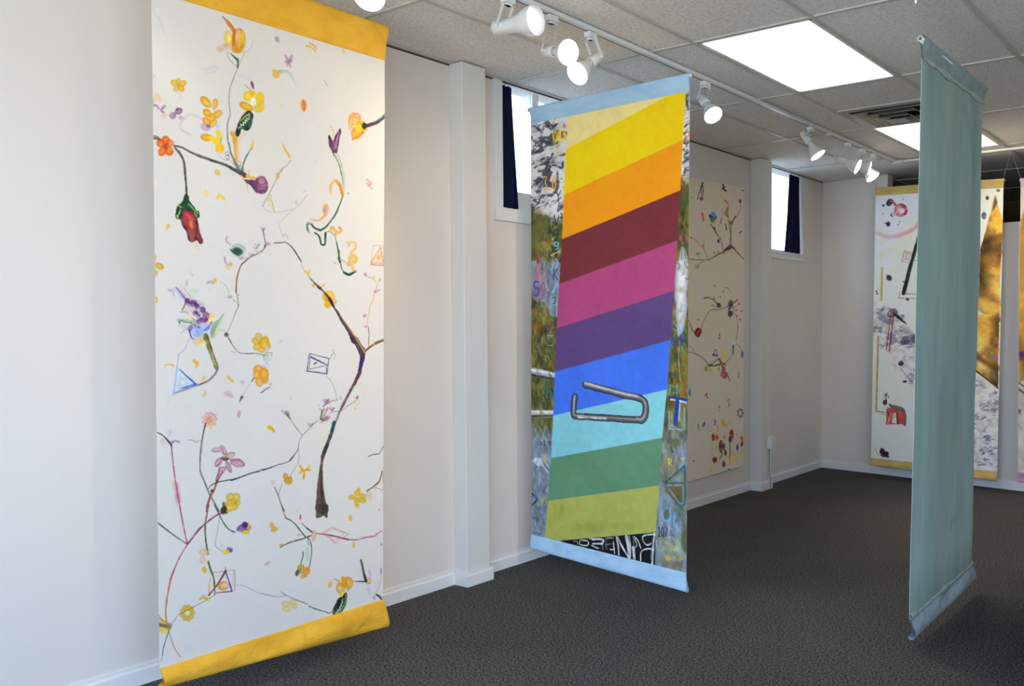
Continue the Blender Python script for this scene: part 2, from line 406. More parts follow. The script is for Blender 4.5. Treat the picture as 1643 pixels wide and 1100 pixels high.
class Painting:
    """A painted sheet: colour per vertex of a fine mesh. Positions are surveyed from the photograph and stored on the sheet."""
    def __init__(self, tl, tr, bl, br, nx, ny, paper, gain=1.0, seed=1):
        self.c = [np.array(p, float) for p in (tl, tr, bl, br)]
        self.nx, self.ny = nx, ny
        hx = self.c[1] - self.c[0]; hx[2] = 0; self.h = hx / np.linalg.norm(hx)
        self.n = np.cross(self.h, np.array([0, 0, 1.0])); self.d = self.n @ self.c[0]
        self.aL = (0.0, (self.c[2] - self.c[0]) @ self.h); self.aR = ((self.c[1] - self.c[0]) @ self.h, (self.c[3] - self.c[0]) @ self.h)
        self.gain = gain
        self.img = np.zeros((ny, nx, 3)); self.img[:] = np.array(paper) / 255.0
        self.tex = vnoise(ny, nx, 9, seed, 3); self.big = vnoise(ny, nx, 60, seed + 5, 4)
        self.view(0, 0, 1); self.rs = np.random.RandomState(seed)

    def view(self, x0, y0, s): self.x0, self.y0, self.s = x0, y0, s; return self

    def g(self, x, y):
        p = on_plane(self.x0 + x / self.s, self.y0 + y / self.s, self.n, self.d)
        a = (p - self.c[0]) @ self.h; z = p[2]; s = t = 0.5
        for _ in range(5):
            zt = self.c[0][2] * (1 - s) + self.c[1][2] * s; zb = self.c[2][2] * (1 - s) + self.c[3][2] * s
            t = (zt - z) / (zt - zb)
            l = self.aL[0] * (1 - t) + self.aL[1] * t; r = self.aR[0] * (1 - t) + self.aR[1] * t
            s = (a - l) / (r - l)
        return np.array([s * (self.nx - 1), t * (self.ny - 1)])

    def sc(self, x, y):
        a = self.g(x, y); b_ = self.g(x + 4, y); c = self.g(x, y + 4)
        return (np.linalg.norm(b_ - a) * np.linalg.norm(c - a)) ** 0.5 / 4

    def blend(self, sl, alpha, col):
        im = self.img[sl]; im[:] = im * (1 - alpha[..., None]) + col * alpha[..., None]

    def box(self, P, pad):
        x0 = max(0, int(P[:, 0].min() - pad)); x1 = min(self.nx, int(P[:, 0].max() + pad) + 2)
        y0 = max(0, int(P[:, 1].min() - pad)); y1 = min(self.ny, int(P[:, 1].max() + pad) + 2)
        if x1 <= x0 or y1 <= y0: return None
        yy, xx = np.mgrid[y0:y1, x0:x1].astype(float)
        return (slice(y0, y1), slice(x0, x1)), xx, yy

    def L(self, w, col, pts, c2=None, a=1.0, s=0.8, t=(1, 1), r=0.25, curve=True, jit=0.0):
        """brush stroke: w in view pixels, t = width factor at both ends, r = dry-brush roughness"""
        pts = [(pts[i], pts[i + 1]) for i in range(0, len(pts), 2)]
        k = self.sc(*pts[len(pts) // 2]); P = np.array([self.g(*p) for p in pts])
        if curve: P = smooth_pts(P)
        if jit: P = P + self.rs.randn(*P.shape) * jit * k
        hw = max(w * k / 2, 0.42); n = len(P)
        seg = np.linalg.norm(np.diff(P, axis=0), axis=1); cum = np.concatenate([[0], np.cumsum(seg)]); cum /= max(cum[-1], 1e-9)
        B = self.box(P, hw * max(t + (1,)) + s + 2)
        if B is None: return
        sl, xx, yy = B; best = np.full(xx.shape, -1e9); par = np.zeros(xx.shape)
        wob = (self.tex[sl] - 0.5) * min(hw * 0.5, 2.2)
        for i in range(n - 1):
            d = P[i + 1] - P[i]; L2 = d @ d + 1e-9
            u = np.clip(((xx - P[i, 0]) * d[0] + (yy - P[i, 1]) * d[1]) / L2, 0, 1)
            q = cum[i] + (cum[i + 1] - cum[i]) * u
            wd = hw * (t[0] * (1 - q) ** 1 + t[1] * q) if t != (1, 1) else hw
            v = wd - np.hypot(xx - P[i, 0] - u * d[0], yy - P[i, 1] - u * d[1])
            m_ = v > best; best = np.where(m_, v, best); par = np.where(m_, q, par)
        al = np.clip((best + wob) / s + 0.5, 0, 1) * a * min(1.0, (w * k / 2) / 0.42)
        al = al * (1 - r * np.clip((0.62 - self.tex[sl]) * 3, 0, 1))
        c0 = np.array(col) / 255.0; c1 = np.array(c2 if c2 is not None else col) / 255.0
        colr = c0 * (1 - par[..., None]) + c1 * par[..., None]
        self.blend(sl, al, np.broadcast_to(colr, self.img[sl].shape))

    def F(self, col, pts, e=None, a=1.0, s=1.0, r=0.2, c2=None, curve=True, ew=None, flat=False):
        """filled shape; e = colour towards its outline, c2 = colour at its lower end"""
        pts = [(pts[i], pts[i + 1]) for i in range(0, len(pts), 2)]
        P = np.array([self.g(*p) for p in pts]); 
        if curve:
            Q = smooth_pts(np.vstack([P, P[:1], P[1:2]]), 5); P = Q[:len(P) * 5]
        B = self.box(P, s + 3)
        if B is None: return
        sl, xx, yy = B; ins = np.zeros(xx.shape, bool); dist = np.full(xx.shape, 1e9); n = len(P)
        for i in range(n):
            p, q = P[i], P[(i + 1) % n]; d = q - p
            c = ((p[1] > yy) != (q[1] > yy)) & (xx < d[0] * (yy - p[1]) / (d[1] if abs(d[1]) > 1e-9 else 1e-9) + p[0]); ins ^= c
            u = np.clip(((xx - p[0]) * d[0] + (yy - p[1]) * d[1]) / (d @ d + 1e-9), 0, 1)
            dist = np.minimum(dist, np.hypot(xx - p[0] - u * d[0], yy - p[1] - u * d[1]))
        sd = np.where(ins, dist, -dist)
        wob = 0 if flat else (self.tex[sl] - 0.5) * min(3.0, 0.25 * max(P[:, 0].ptp() if hasattr(P, 'ptp') else np.ptp(P[:, 0]), 2) * 0.4)
        al = np.clip((sd + wob) / s + 0.5, 0, 1) * a
        al = al * (1 - r * np.clip((0.6 - self.tex[sl]) * 3, 0, 1))
        c0 = np.array(col) / 255.0; colr = np.broadcast_to(c0, self.img[sl].shape)
        if c2 is not None:
            q = np.clip((yy - P[:, 1].min()) / max(np.ptp(P[:, 1]), 1e-6), 0, 1)[..., None]; colr = colr * (1 - q) + np.array(c2) / 255.0 * q
        if e is not None:
            mw = ew or max(1.0, sd.max() * 0.75); q = np.clip(1 - sd / mw + (self.tex[sl] - .5) * 1.5, 0, 1)[..., None]; colr = colr * (1 - q) + np.array(e) / 255.0 * q
        if not flat: colr = np.clip(colr * (1 + (self.tex[sl] - .5)[..., None] * .30), 0, 1)
        self.blend(sl, al, colr)

    def E(self, x, y, rx, ry, ang, col, e=None, a=1.0, s=2.0, r=0.32):
        c, sn = math.cos(math.radians(ang)), math.sin(math.radians(ang)); pts = []
        for k in range(12):
            t = 2 * PI * k / 12; px, py = rx * math.cos(t), ry * math.sin(t); pts += [x + c * px - sn * py, y + sn * px + c * py]
        self.F(col, pts, e=e, a=a, s=s, r=r)

    def flower(self, x, y, rad, n, col, e, centre=None, rot=0, a=1.0, fat=0.42):
        for k in range(n):
            t = math.radians(rot) + 2 * PI * k / n + self.rs.uniform(-.12, .12); q = rad * self.rs.uniform(.85, 1.1)
            self.E(x + q * .58 * math.cos(t), y + q * .58 * math.sin(t), q * .52, q * fat, math.degrees(t), col, e, a, 1.2)
        if centre: self.E(x, y, rad * .17, rad * .17, 0, centre, None, a)

    def dabs(self, x, y, rx, ry, n, cols, w=3.0, ln=6.0, ang=None, a=.8):
        """a cluster of short dry brush marks inside an ellipse"""
        for _ in range(n):
            t = self.rs.uniform(0, 2 * PI); q = math.sqrt(self.rs.uniform(0, 1)); X = x + rx * q * math.cos(t); Y = y + ry * q * math.sin(t)
            th = self.rs.uniform(0, PI) if ang is None else math.radians(ang) + self.rs.uniform(-.5, .5)
            l = ln * self.rs.uniform(.5, 1.3); dx, dy = l * math.cos(th), l * math.sin(th); b_ = self.rs.uniform(-.3, .3) * l
            self.L(w * self.rs.uniform(.6, 1.4), cols[self.rs.randint(len(cols))], [X - dx, Y - dy, X + b_ * .4, Y - b_, X + dx, Y + dy], a=a * self.rs.uniform(.6, 1), s=1.2, r=.5, t=(.5, 1))

    def text(self, st, x, y, w, h, col, lw, slant=0.0, a=1.0, rise=0.0):
        """letters as brush strokes; rise = how much the baseline climbs per unit width"""
        n = len(st); cw = w / n
        for i, ch in enumerate(st):
            for stroke in GLYPH.get(ch, []):
                pts = []
                for (u, v) in stroke:
                    X = x + (i + u * 0.78) * cw + slant * (1 - v) * h; pts += [X, y + v * h - rise * (X - x)]
                self.L(lw, col, pts, a=a, s=0.7, r=0.15, curve=len(stroke) > 4)

    def mottle(self, amt, big=0.5):
        k = 1 + amt * ((self.tex - 0.5) * (1 - big) + (self.big - 0.5) * big) * 2
        self.img = np.clip(self.img * k[..., None], 0, 1)


GLYPH = {'0': [[(.5, 0), (.1, .3), (.1, .7), (.5, 1), (.9, .7), (.9, .3), (.5, 0)]], '1': [[(.3, .12), (.55, 0), (.55, 1)], [(.25, 1), (.85, 1)]],
 '2': [[(.05, .0), (.9, .0), (.9, .45), (.1, .55), (.1, 1), (.95, 1)]], '3': [[(.1, .02), (.85, .02), (.45, .42), (.9, .7), (.6, 1), (.05, .95)]],
 '4': [[(.2, 0), (.15, .55), (.9, .55)], [(.8, .1), (.8, 1)]], '5': [[(.85, 0), (.2, 0), (.15, .45), (.7, .42), (.9, .7), (.6, 1), (.05, .95)]],
 '6': [[(.8, .02), (.3, .2), (.1, .7), (.5, 1), (.9, .75), (.5, .5), (.15, .65)]], '7': [[(.05, 0), (.9, 0), (.4, 1)]],
 '8': [[(.5, 0), (.15, .22), (.85, .7), (.5, 1), (.1, .72), (.85, .22), (.5, 0)]],
 '9': [[(.85, .3), (.5, .5), (.15, .25), (.5, 0), (.85, .25), (.8, .7), (.3, 1)]],
 '.': [[(.3, .93), (.42, 1)]], '<': [[(.8, .1), (.15, .5), (.8, .95)]], '>': [[(.15, .1), (.8, .5), (.15, .95)]], ':': [[(.4, .3), (.5, .35)], [(.4, .9), (.5, .95)]],
 'N': [[(.1, 1), (.1, 0)], [(.1, 0), (.85, 1)], [(.85, 1), (.85, 0)]], 'K': [[(.15, 0), (.15, 1)], [(.85, 0), (.2, .5)], [(.2, .5), (.9, 1)]],
 'Y': [[(.05, 0), (.5, .45)], [(.95, 0), (.5, .45)], [(.5, .45), (.5, 1)]], 'V': [[(.05, 0), (.5, 1)], [(.5, 1), (.95, 0)]],
 'E': [[(.9, 0), (.1, 0)], [(.1, 0), (.1, 1)], [(.1, 1), (.9, 1)], [(.1, .5), (.75, .5)]], 'X': [[(.05, 0), (.95, 1)], [(.95, 0), (.05, 1)]],
 'I': [[(.5, 0), (.5, 1)]], 'T': [[(0, .05), (1, .05)], [(.5, .05), (.5, 1)]], 'h': [[(.15, 0), (.2, 1)], [(.2, .5), (.6, .4), (.85, .6), (.85, 1)]],
 'S': [[(.85, .1), (.4, 0), (.1, .25), (.85, .7), (.5, 1), (.05, .9)]], 'u': [[(.1, .3), (.15, .85), (.5, 1), (.85, .8), (.85, .3)]],
 'A': [[(.05, 1), (.5, 0)], [(.5, 0), (.95, 1)], [(.25, .6), (.8, .6)]], 'R': [[(.1, 1), (.1, 0), (.8, .15), (.8, .4), (.1, .5)], [(.2, .5), (.9, 1)]],
 'P': [[(.1, 1), (.1, 0)], [(.1, 0), (.7, .02), (.9, .25), (.65, .5), (.1, .5)]], 'g': [[(.8, .25), (.4, .1), (.15, .4), (.5, .6), (.85, .3)], [(.85, .1), (.85, .8), (.4, 1)]],
 '[': [[(.9, 0), (.1, 0)], [(.1, 0), (.1, 1)], [(.1, 1), (.9, 1)]]}


def sheet(name, P, material_name, parent, back_col, wave=0.004, seed=3, rough=0.8, label=None, weave=350):
    """the painted sheet as a mesh: fine coloured front, plain back 2 mm behind, closed edges"""
    nx, ny = P.nx, P.ny
    s = np.linspace(0, 1, nx)[None, :, None]; t = np.linspace(0, 1, ny)[:, None, None]
    tl, tr, bl, br = P.c
    G = (tl * (1 - s) + tr * s) * (1 - t) + (bl * (1 - s) + br * s) * t
    wv = vnoise(ny, nx, nx * 0.45, seed, 3, (0.7, 2.4)) - 0.5
    wv *= np.sin(np.linspace(0, PI, ny))[:, None] ** 0.5
    nrm = -P.n if (-P.n) @ (CAM - tl) > 0 else P.n
    front = G + nrm * (wv[..., None] * 2 * wave)
    lum = np.where(P.img <= 0.04045, P.img / 12.92, ((P.img + 0.055) / 1.055) ** 2.4) * P.gain
    lum = np.clip(lum, 0.002, 0.92)
    bx, by_ = 24, 60
    si = np.linspace(0, nx - 1, bx).astype(int); ti = np.linspace(0, ny - 1, by_).astype(int)
    back = front[np.ix_(ti, si)] - nrm * 0.002
    nf = nx * ny; V = np.concatenate([front.reshape(-1, 3), back.reshape(-1, 3)])
    C = np.ones((len(V), 4)); C[:nf, :3] = lum.reshape(-1, 3); C[nf:, :3] = lin(back_col)
    idx = np.arange(nf).reshape(ny, nx)
    q = np.stack([idx[:-1, :-1], idx[1:, :-1], idx[1:, 1:], idx[:-1, 1:]], -1).reshape(-1, 4)
    ib = nf + np.arange(bx * by_).reshape(by_, bx)
    qb = np.stack([ib[:-1, :-1], ib[:-1, 1:], ib[1:, 1:], ib[1:, :-1]], -1).reshape(-1, 4)
    e = []
    for k in range(by_ - 1):
        e.append((idx[ti[k], 0], idx[ti[k + 1], 0], ib[k + 1, 0], ib[k, 0])); e.append((idx[ti[k], -1], ib[k, -1], ib[k + 1, -1], idx[ti[k + 1], -1]))
    F = np.concatenate([q, qb, np.array(e)]).astype(np.int32)
    o3 = np.array(parent.location) if parent else np.zeros(3)
    me = bpy.data.meshes.new(name)
    me.vertices.add(len(V)); me.vertices.foreach_set('co', (V - o3).astype(np.float32).ravel())
    me.loops.add(F.size); me.loops.foreach_set('vertex_index', F.ravel())
    me.polygons.add(len(F)); me.polygons.foreach_set('loop_start', np.arange(0, F.size, 4, dtype=np.int32))
    me.polygons.foreach_set('use_smooth', np.ones(len(F), bool))
    me.update(calc_edges=True)
    at = me.color_attributes.new('paint', 'FLOAT_COLOR', 'POINT'); at.data.foreach_set('color', C.astype(np.float32).ravel())
    m = bpy.data.materials.new(material_name); m.use_nodes = True; nt = m.node_tree; b = nt.nodes['Principled BSDF']
    ca = nt.nodes.new('ShaderNodeVertexColor'); ca.layer_name = 'paint'
    nt.links.new(ca.outputs[0], b.inputs['Base Color']); b.inputs['Roughness'].default_value = rough; b.inputs['Specular IOR Level'].default_value = 0.2
    tc = nt.nodes.new('ShaderNodeTexCoord'); n = nt.nodes.new('ShaderNodeTexNoise'); n.inputs['Scale'].default_value = weave
    bp = nt.nodes.new('ShaderNodeBump'); bp.inputs['Strength'].default_value = 0.15; bp.inputs['Distance'].default_value = 0.001
    nt.links.new(tc.outputs['Object'], n.inputs[0]); nt.links.new(n.outputs['Fac'], bp.inputs['Height']); nt.links.new(bp.outputs[0], b.inputs['Normal'])
    me.materials.append(m)
    o = bpy.data.objects.new(name, me); COL.objects.link(o)
    if parent: o.parent = parent
    return o


def hem(name, a0, a1, b0, b1, nrm, m, parent, rod=0.014, wr=0.004, seed=1, down=False, billow=0.0, label=None, seam=0.0):
    """cloth sleeve between the seam (a0-a1) and the rod pocket (b0-b1); thick, wrinkled, rounded over the rod"""
    a0, a1, b0, b1 = [np.array(p, float) for p in (a0, a1, b0, b1)]; nrm = np.array(nrm, float)
    N = 70; r = np.random.RandomState(seed); ph = r.rand(8) * 6.28
    prof = []                                   # (position from seam to rod, offset along the normal in units)
    K = 14
    for k in range(K + 1):
        u = k / K; prof.append((u * 0.92, 1, u))
    for k in range(1, 8):
        t = PI * k / 8; prof.append((0.92 + 0.08 * math.sin(t), math.cos(t), 1.0))
    for k in range(K, -1, -1):
        u = k / K; prof.append((u * 0.92, -1, u))
    V = []; np_ = len(prof)
    for i in range(N + 1):
        s = i / N; A = a0 * (1 - s) + a1 * s; Bq = b0 * (1 - s) + b1 * s
        for j, (u, side, q) in enumerate(prof):
            th = 0.0016 + (rod - 0.0016) * min(1, max(0, (q - 0.35) / 0.55)) ** 1.3
            w = 0
            for h_ in range(4):
                w += math.sin(s * (9 + 7 * h_) + u * (3 - 2.2 * h_) + ph[h_]) * (0.6 ** h_)
            w *= wr * math.sin(PI * min(u, .95)) * (1.0 if side > 0 else 0.6)
            bl = billow * math.sin(PI * u)
            p = A + (Bq - A) * u + nrm * (side * th + w + bl + (seam if (u < 0.12 and side > 0) else 0)); V.append(p)
    F = []
    for i in range(N):
        for j in range(np_ - 1): F.append((i * np_ + j, (i + 1) * np_ + j, (i + 1) * np_ + j + 1, i * np_ + j + 1))
        F.append((i * np_ + np_ - 1, (i + 1) * np_ + np_ - 1, (i + 1) * np_, i * np_))
    mb = MB(); mb.add(V, F, True)
    return under(mb.build(name, m, label and None), parent)


def cloth(name, col, col2, scale=9, bump=0.7):
    m = noisy(mat(name, col, 0.8, spec=0.2), scale, 0, col2, bump=bump, bscale=22, stretch=(1, 1, 1.6))
    for n in m.node_tree.nodes:
        if n.type == 'BUMP': n.inputs['Distance'].default_value = 0.010
    return m


# ------------------------------------------------------------------ banner 1: blossoms and twigs, yellow hems
def P3(px, py, n, d): return on_plane(px, py, n, d)


NX = (1, 0, 0)
B1X = 0.395
tr = P3(617.5, 97, NX, B1X); br = P3(614.5, 961, NX, B1X)
tl = P3(243, -20, NX, B1X); tl[2] = tr[2]
bl = P3(256, 1063.6, NX, B1X); bl[2] = (bl[2] + br[2]) / 2; br[2] = bl[2] = br[2]
A = Painting(tl, tr, bl, br, 430, 1080, (226, 220, 210), gain=.93, seed=11)
YE, OR, PU, MA, LA = (232, 184, 52), (222, 140, 36), (92, 52, 108), (198, 172, 184), (204, 200, 216)
DG, GG, DK, BR, PE, CRI = (38, 66, 48), (120, 126, 104), (46, 44, 42), (112, 82, 60), (232, 192, 148), (176, 52, 88)
LG, PK = (176, 198, 168), (212, 160, 160)
A.view(230, 0, 3.93)
A.L(14, LA, [98, 112, 115, 150, 132, 205], a=.7, s=3); A.L(10, LA, [62, 58, 68, 84], a=.5, s=3)
A.L(10, (205, 205, 210), [85, 105, 105, 125], a=.5, s=2)
A.L(22, OR, [505, 112, 535, 150, 575, 205], (200, 120, 30), t=(.4, 1.2), s=2); A.L(8, (190, 110, 30), [500, 105, 550, 150, 590, 215])
A.E(600, 255, 44, 76, 5, (228, 165, 50), (206, 130, 30)); A.E(533, 238, 26, 46, -5, (244, 222, 110), (236, 190, 20)); A.E(598, 235, 18, 50, 4, (232, 190, 140), None, .8)
A.L(16, (204, 122, 24), [570, 200, 570, 260, 585, 320], t=(1, 1.2)); A.E(630, 240, 12, 50, -6, (240, 190, 40)); A.E(590, 310, 35, 26, 0, (222, 150, 40), None, .9)
A.L(8, (240, 200, 60), [605, 220, 612, 262, 600, 300]); A.E(540, 245, 8, 22, 0, (250, 236, 170), None, .8)
A.L(34, (226, 178, 140), [480, 312, 510, 295, 545, 292], a=.7, s=4); A.E(520, 283, 14, 10, 0, (222, 150, 110), None, .7)
A.L(14, (70, 104, 84), [550, 338, 580, 365, 596, 385], t=(.6, 1.2)); A.L(9, (60, 92, 72), [596, 370, 594, 428])
A.L(3, GG, [530, 328, 534, 360, 560, 395, 590, 418]); A.L(3, GG, [640, 322, 625, 362, 598, 418]); A.L(4, (200, 178, 150), [620, 332, 660, 318, 684, 292, 690, 256], a=.7)
A.L(5, (134, 142, 128), [592, 430, 570, 490, 545, 560, 539, 640, 545, 720, 530, 780, 530, 860, 536, 910], t=(.7, 1.8))
A.L(18, (112, 122, 104), [538, 900, 552, 965, 585, 1040, 615, 1095], t=(.5, 1.3))
A.L(15, LA, [395, 438, 430, 428, 465, 422], a=.6, s=4); A.L(4, (186, 186, 180), [375, 430, 395, 458, 440, 456, 470, 436], a=.6)
A.flower(222, 535, 46, 5, (236, 190, 40), (212, 152, 28), (200, 140, 30), -90); A.L(16, LA, [212, 575, 226, 590, 236, 610], a=.7, s=3); A.L(3, LA, [218, 615, 215, 660], a=.5)
A.E(78, 612, 32, 24, 30, (236, 198, 160), None, .8); A.E(100, 628, 14, 16, 0, (232, 188, 140), None, .8); A.L(14, (150, 116, 160), [48, 620, 58, 640, 50, 656], s=2)
A.L(12, (140, 100, 150), [50, 672, 75, 662, 96, 684], s=2); A.L(14, (150, 116, 160), [135, 668, 112, 694, 128, 710], s=2); A.E(132, 726, 18, 16, 0, (236, 192, 140))
A.E(184, 728, 20, 22, 30, (176, 140, 178), (140, 90, 140)); A.E(222, 700, 24, 20, -20, (168, 130, 170), (120, 76, 124)); A.E(236, 742, 16, 12, 0, (190, 160, 190)); A.E(213, 690, 8, 8, 0, (90, 40, 70))
A.E(62, 478, 13, 17, 0, (205, 190, 215), None, .7); A.L(5, PE, [105, 830, 130, 810], a=.6); A.L(5, PE, [160, 655, 176, 668], a=.5)
A.L(12, (196, 200, 190), [300, 850, 250, 822, 228, 790, 262, 742, 305, 722, 360, 745, 400, 772], a=.75, s=4); A.L(7, (186, 192, 180), [270, 840, 300, 852, 240, 818], a=.7, s=3)
for q in ((394, 644, 44, 24, 48), (450, 658, 17, 36, 12), (402, 712, 30, 22, 40), (466, 720, 34, 22, -35), (432, 748, 16, 34, 20), (400, 768, 20, 32, -35), (440, 778, 20, 30, 40)):
    A.E(*q, (240, 192, 62), (216, 140, 24))
A.E(398, 866, 38, 22, 5, (236, 176, 50), (222, 146, 26)); A.L(34, (244, 208, 50), [470, 835, 482, 865, 455, 892, 430, 868], s=2); A.E(481, 936, 26, 30, 0, (240, 200, 40), (232, 178, 20))
A.E(392, 800, 34, 24, 20, (176, 150, 186), None, .7); A.E(410, 795, 12, 10, 0, (126, 84, 130), None, .8); A.E(466, 795, 16, 12, 0, LA, None, .7); A.E(476, 978, 14, 26, 10, LA, None, .8); A.L(7, (150, 170, 200), [488, 870, 486, 900])
A.L(12, LA, [598, 470, 640, 485, 682, 515], a=.5, s=3); A.E(688, 537, 9, 26, -15, (122, 52, 110)); A.L(14, (230, 176, 110), [640, 535, 665, 558, 690, 578], t=(.4, 1))
A.E(735, 622, 28, 42, 5, (244, 208, 40), (236, 190, 20)); A.E(662, 604, 30, 34, 20, (246, 214, 70), (236, 184, 30)); A.E(728, 682, 34, 26, -20, (240, 200, 40), (230, 180, 30)); A.E(690, 590, 20, 18, 0, (236, 190, 30))
A.E(650, 672, 48, 24, 28, (238, 186, 40), (210, 150, 24)); A.E(690, 640, 22, 24, 0, (232, 226, 214), None, 1, 1.5); A.L(8, (250, 220, 80), [655, 590, 675, 620, 672, 640]); A.L(6, (222, 216, 205), [700, 665, 690, 640])
A.F((32, 74, 52), [598, 775, 632, 716, 668, 700, 690, 716, 690, 765, 668, 815, 640, 822, 618, 818, 602, 858, 580, 850], e=(14, 40, 34), ew=5)
A.L(10, (178, 180, 40), [605, 770, 640, 735, 668, 718], t=(.3, 1.2)); A.L(9, (70, 120, 60), [622, 790, 650, 760]); A.E(672, 780, 10, 28, 8, (60, 84, 80))
A.L(5, (232, 232, 226), [600, 808, 618, 796, 612, 784, 632, 790, 628, 770, 645, 776, 640, 756, 656, 764, 650, 744, 664, 752, 668, 728], curve=False)
A.L(34, (230, 160, 50), [562, 842, 578, 880, 582, 940, 585, 1008], t=(1, .6), s=2); A.L(24, (240, 200, 165), [640, 836, 606, 880, 594, 940, 600, 1000], a=.65, s=4)
A.L(18, (236, 186, 60), [694, 870, 690, 900, 682, 936], t=(.4, 1)); A.L(9, (96, 112, 84), [680, 938, 650, 985, 628, 1040, 622, 1085], t=(.6, 1.3))
for q in ((528, 968), (530, 990), (604, 1030), (612, 1060)): A.L(3.5, (104, 124, 100), [q[0] - 14, q[1], q[0], q[1] - 14, q[0] + 12, q[1], q[0], q[1] + 14, q[0] - 10, q[1] + 4])
A.L(3, GG, [490, 990, 510, 1008, 545, 1010, 570, 1040], a=.8)
A.L(24, (134, 122, 104), [45, 858, 80, 864, 112, 886], t=(1.2, .6)); A.L(9, (74, 68, 56), [45, 872, 85, 876, 110, 888])
A.L(17, (66, 70, 60), [196, 918, 245, 930, 305, 962, 400, 1000, 500, 1034, 560, 1062, 610, 1094], (52, 60, 54), t=(.7, 1.2)); A.L(5, (150, 130, 140), [205, 920, 300, 955, 400, 992, 520, 1038], a=.8); A.L(7, (110, 70, 70), [320, 972, 360, 992, 420, 1008], a=.7)
A.L(15, (120, 112, 98), [196, 928, 230, 970, 255, 1020, 264, 1100], (96, 84, 76)); A.L(6, (60, 44, 44), [225, 950, 256, 1010, 266, 1100])
for q in ((140, 884, 26, 28, 0), (108, 905, 28, 24, 20), (118, 953, 24, 32, 25), (162, 952, 28, 28, 0), (168, 905, 26, 26, 0)): A.E(*q, (238, 134, 44), (220, 84, 28))
A.E(138, 922, 16, 18, 0, (196, 70, 60)); A.L(4, (190, 60, 40), [138, 920, 150, 948]); A.L(4, (200, 80, 40), [138, 915, 160, 905])

A.view(420, 0, 3.927)
A.E(97, 247, 13, 20, 0, (178, 142, 164), None, .8); A.L(8, (170, 130, 160), [84, 235, 108, 262], a=.7)
for q in ([150, 350, 168, 388], [190, 350, 172, 388], [160, 412, 172, 385], [182, 420, 170, 390], [150, 390, 186, 382]): A.L(14, (184, 146, 172), q, (160, 110, 140), a=.8, s=2.5)
A.L(14, (228, 180, 60), [280, 290, 310, 296, 336, 322], t=(.6, 1)); A.L(14, (222, 160, 60), [300, 270, 326, 284, 342, 306], t=(.5, 1)); A.E(345, 290, 12, 18, 0, LA, None, .5)
A.E(517, 325, 10, 18, -15, (232, 188, 130)); A.L(22, LG, [98, 458, 130, 450, 165, 455, 190, 485, 216, 538], (196, 212, 190), t=(1, .4), s=2.5); A.L(4, (140, 170, 140), [105, 448, 165, 446, 196, 484], a=.7)
A.E(90, 466, 22, 26, -20, (236, 186, 90), (240, 176, 60)); A.E(76, 446, 8, 10, 0, (232, 180, 80)); A.L(5, (180, 140, 150), [388, 504, 402, 518, 412, 540]); A.E(264, 662, 20, 38, -5, (226, 130, 60), (232, 166, 70)); A.L(7, (214, 96, 40), [262, 635, 268, 670, 266, 700]); A.L(7, (232, 190, 120), [246, 640, 250, 690])
A.L(12, (236, 206, 130), [112, 655, 130, 680], a=.8); A.E(3, 645, 12, 44, 0, (244, 206, 70), (232, 180, 40)); A.E(338, 1022, 6, 10, 0, (232, 206, 170))
A.F((112, 60, 108), [418, 862, 424, 848, 436, 862, 450, 884, 468, 850, 490, 812, 498, 822, 490, 880, 476, 958, 456, 972, 440, 950, 424, 912], e=(70, 30, 74), ew=6)
A.L(14, (190, 130, 168), [486, 835, 474, 880, 466, 930], t=(.5, 1)); A.L(10, (44, 26, 70), [424, 856, 434, 890, 450, 930]); A.L(7, (232, 186, 90), [434, 790, 450, 825, 452, 858])
A.L(9, (168, 90, 130), [455, 880, 452, 940]); A.L(6, DK, [455, 955, 453, 980])
A.L(20, (204, 210, 190), [462, 972, 484, 1012, 500, 1055, 508, 1100]); A.L(7, (104, 124, 88), [458, 975, 480, 1016, 496, 1060, 502, 1100]); A.L(4, (140, 140, 120), [478, 968, 500, 1020, 512, 1090])
A.E(585, 752, 40, 42, 0, (240, 200, 110), (228, 160, 60)); A.E(625, 800, 40, 40, 0, (242, 204, 60), (232, 176, 30)); A.E(596, 838, 34, 40, 10, (240, 190, 60), (226, 150, 40)); A.E(560, 775, 14, 40, 10, (240, 206, 120), (226, 150, 60))
A.E(600, 730, 26, 16, 20, (226, 180, 150), (220, 150, 110)); A.L(8, (222, 140, 40), [570, 880, 600, 862, 645, 836]); A.L(7, (200, 140, 170), [570, 800, 585, 820, 590, 860], a=.6); A.L(22, (246, 214, 40), [590, 790, 612, 820, 600, 800]); A.L(7, (214, 130, 40), [620, 770, 640, 815, 625, 850])
A.E(646, 793, 15, 20, 0, (30, 46, 34)); A.L(22, (38, 62, 56), [652, 795, 700, 780, 740, 760, 782, 724], (60, 50, 70), t=(.8, 1)); A.L(6, (140, 60, 60), [660, 800, 710, 784, 750, 762]); A.L(5, (120, 160, 150), [700, 772, 745, 748, 780, 718])
A.L(16, (234, 178, 60), [132, 903, 145, 935, 175, 986], t=(.5, 1)); A.L(4.5, (150, 156, 146), [182, 1008, 160, 1040, 128, 1062, 108, 1092]); A.E(100, 1094, 10, 7, 0, YE)

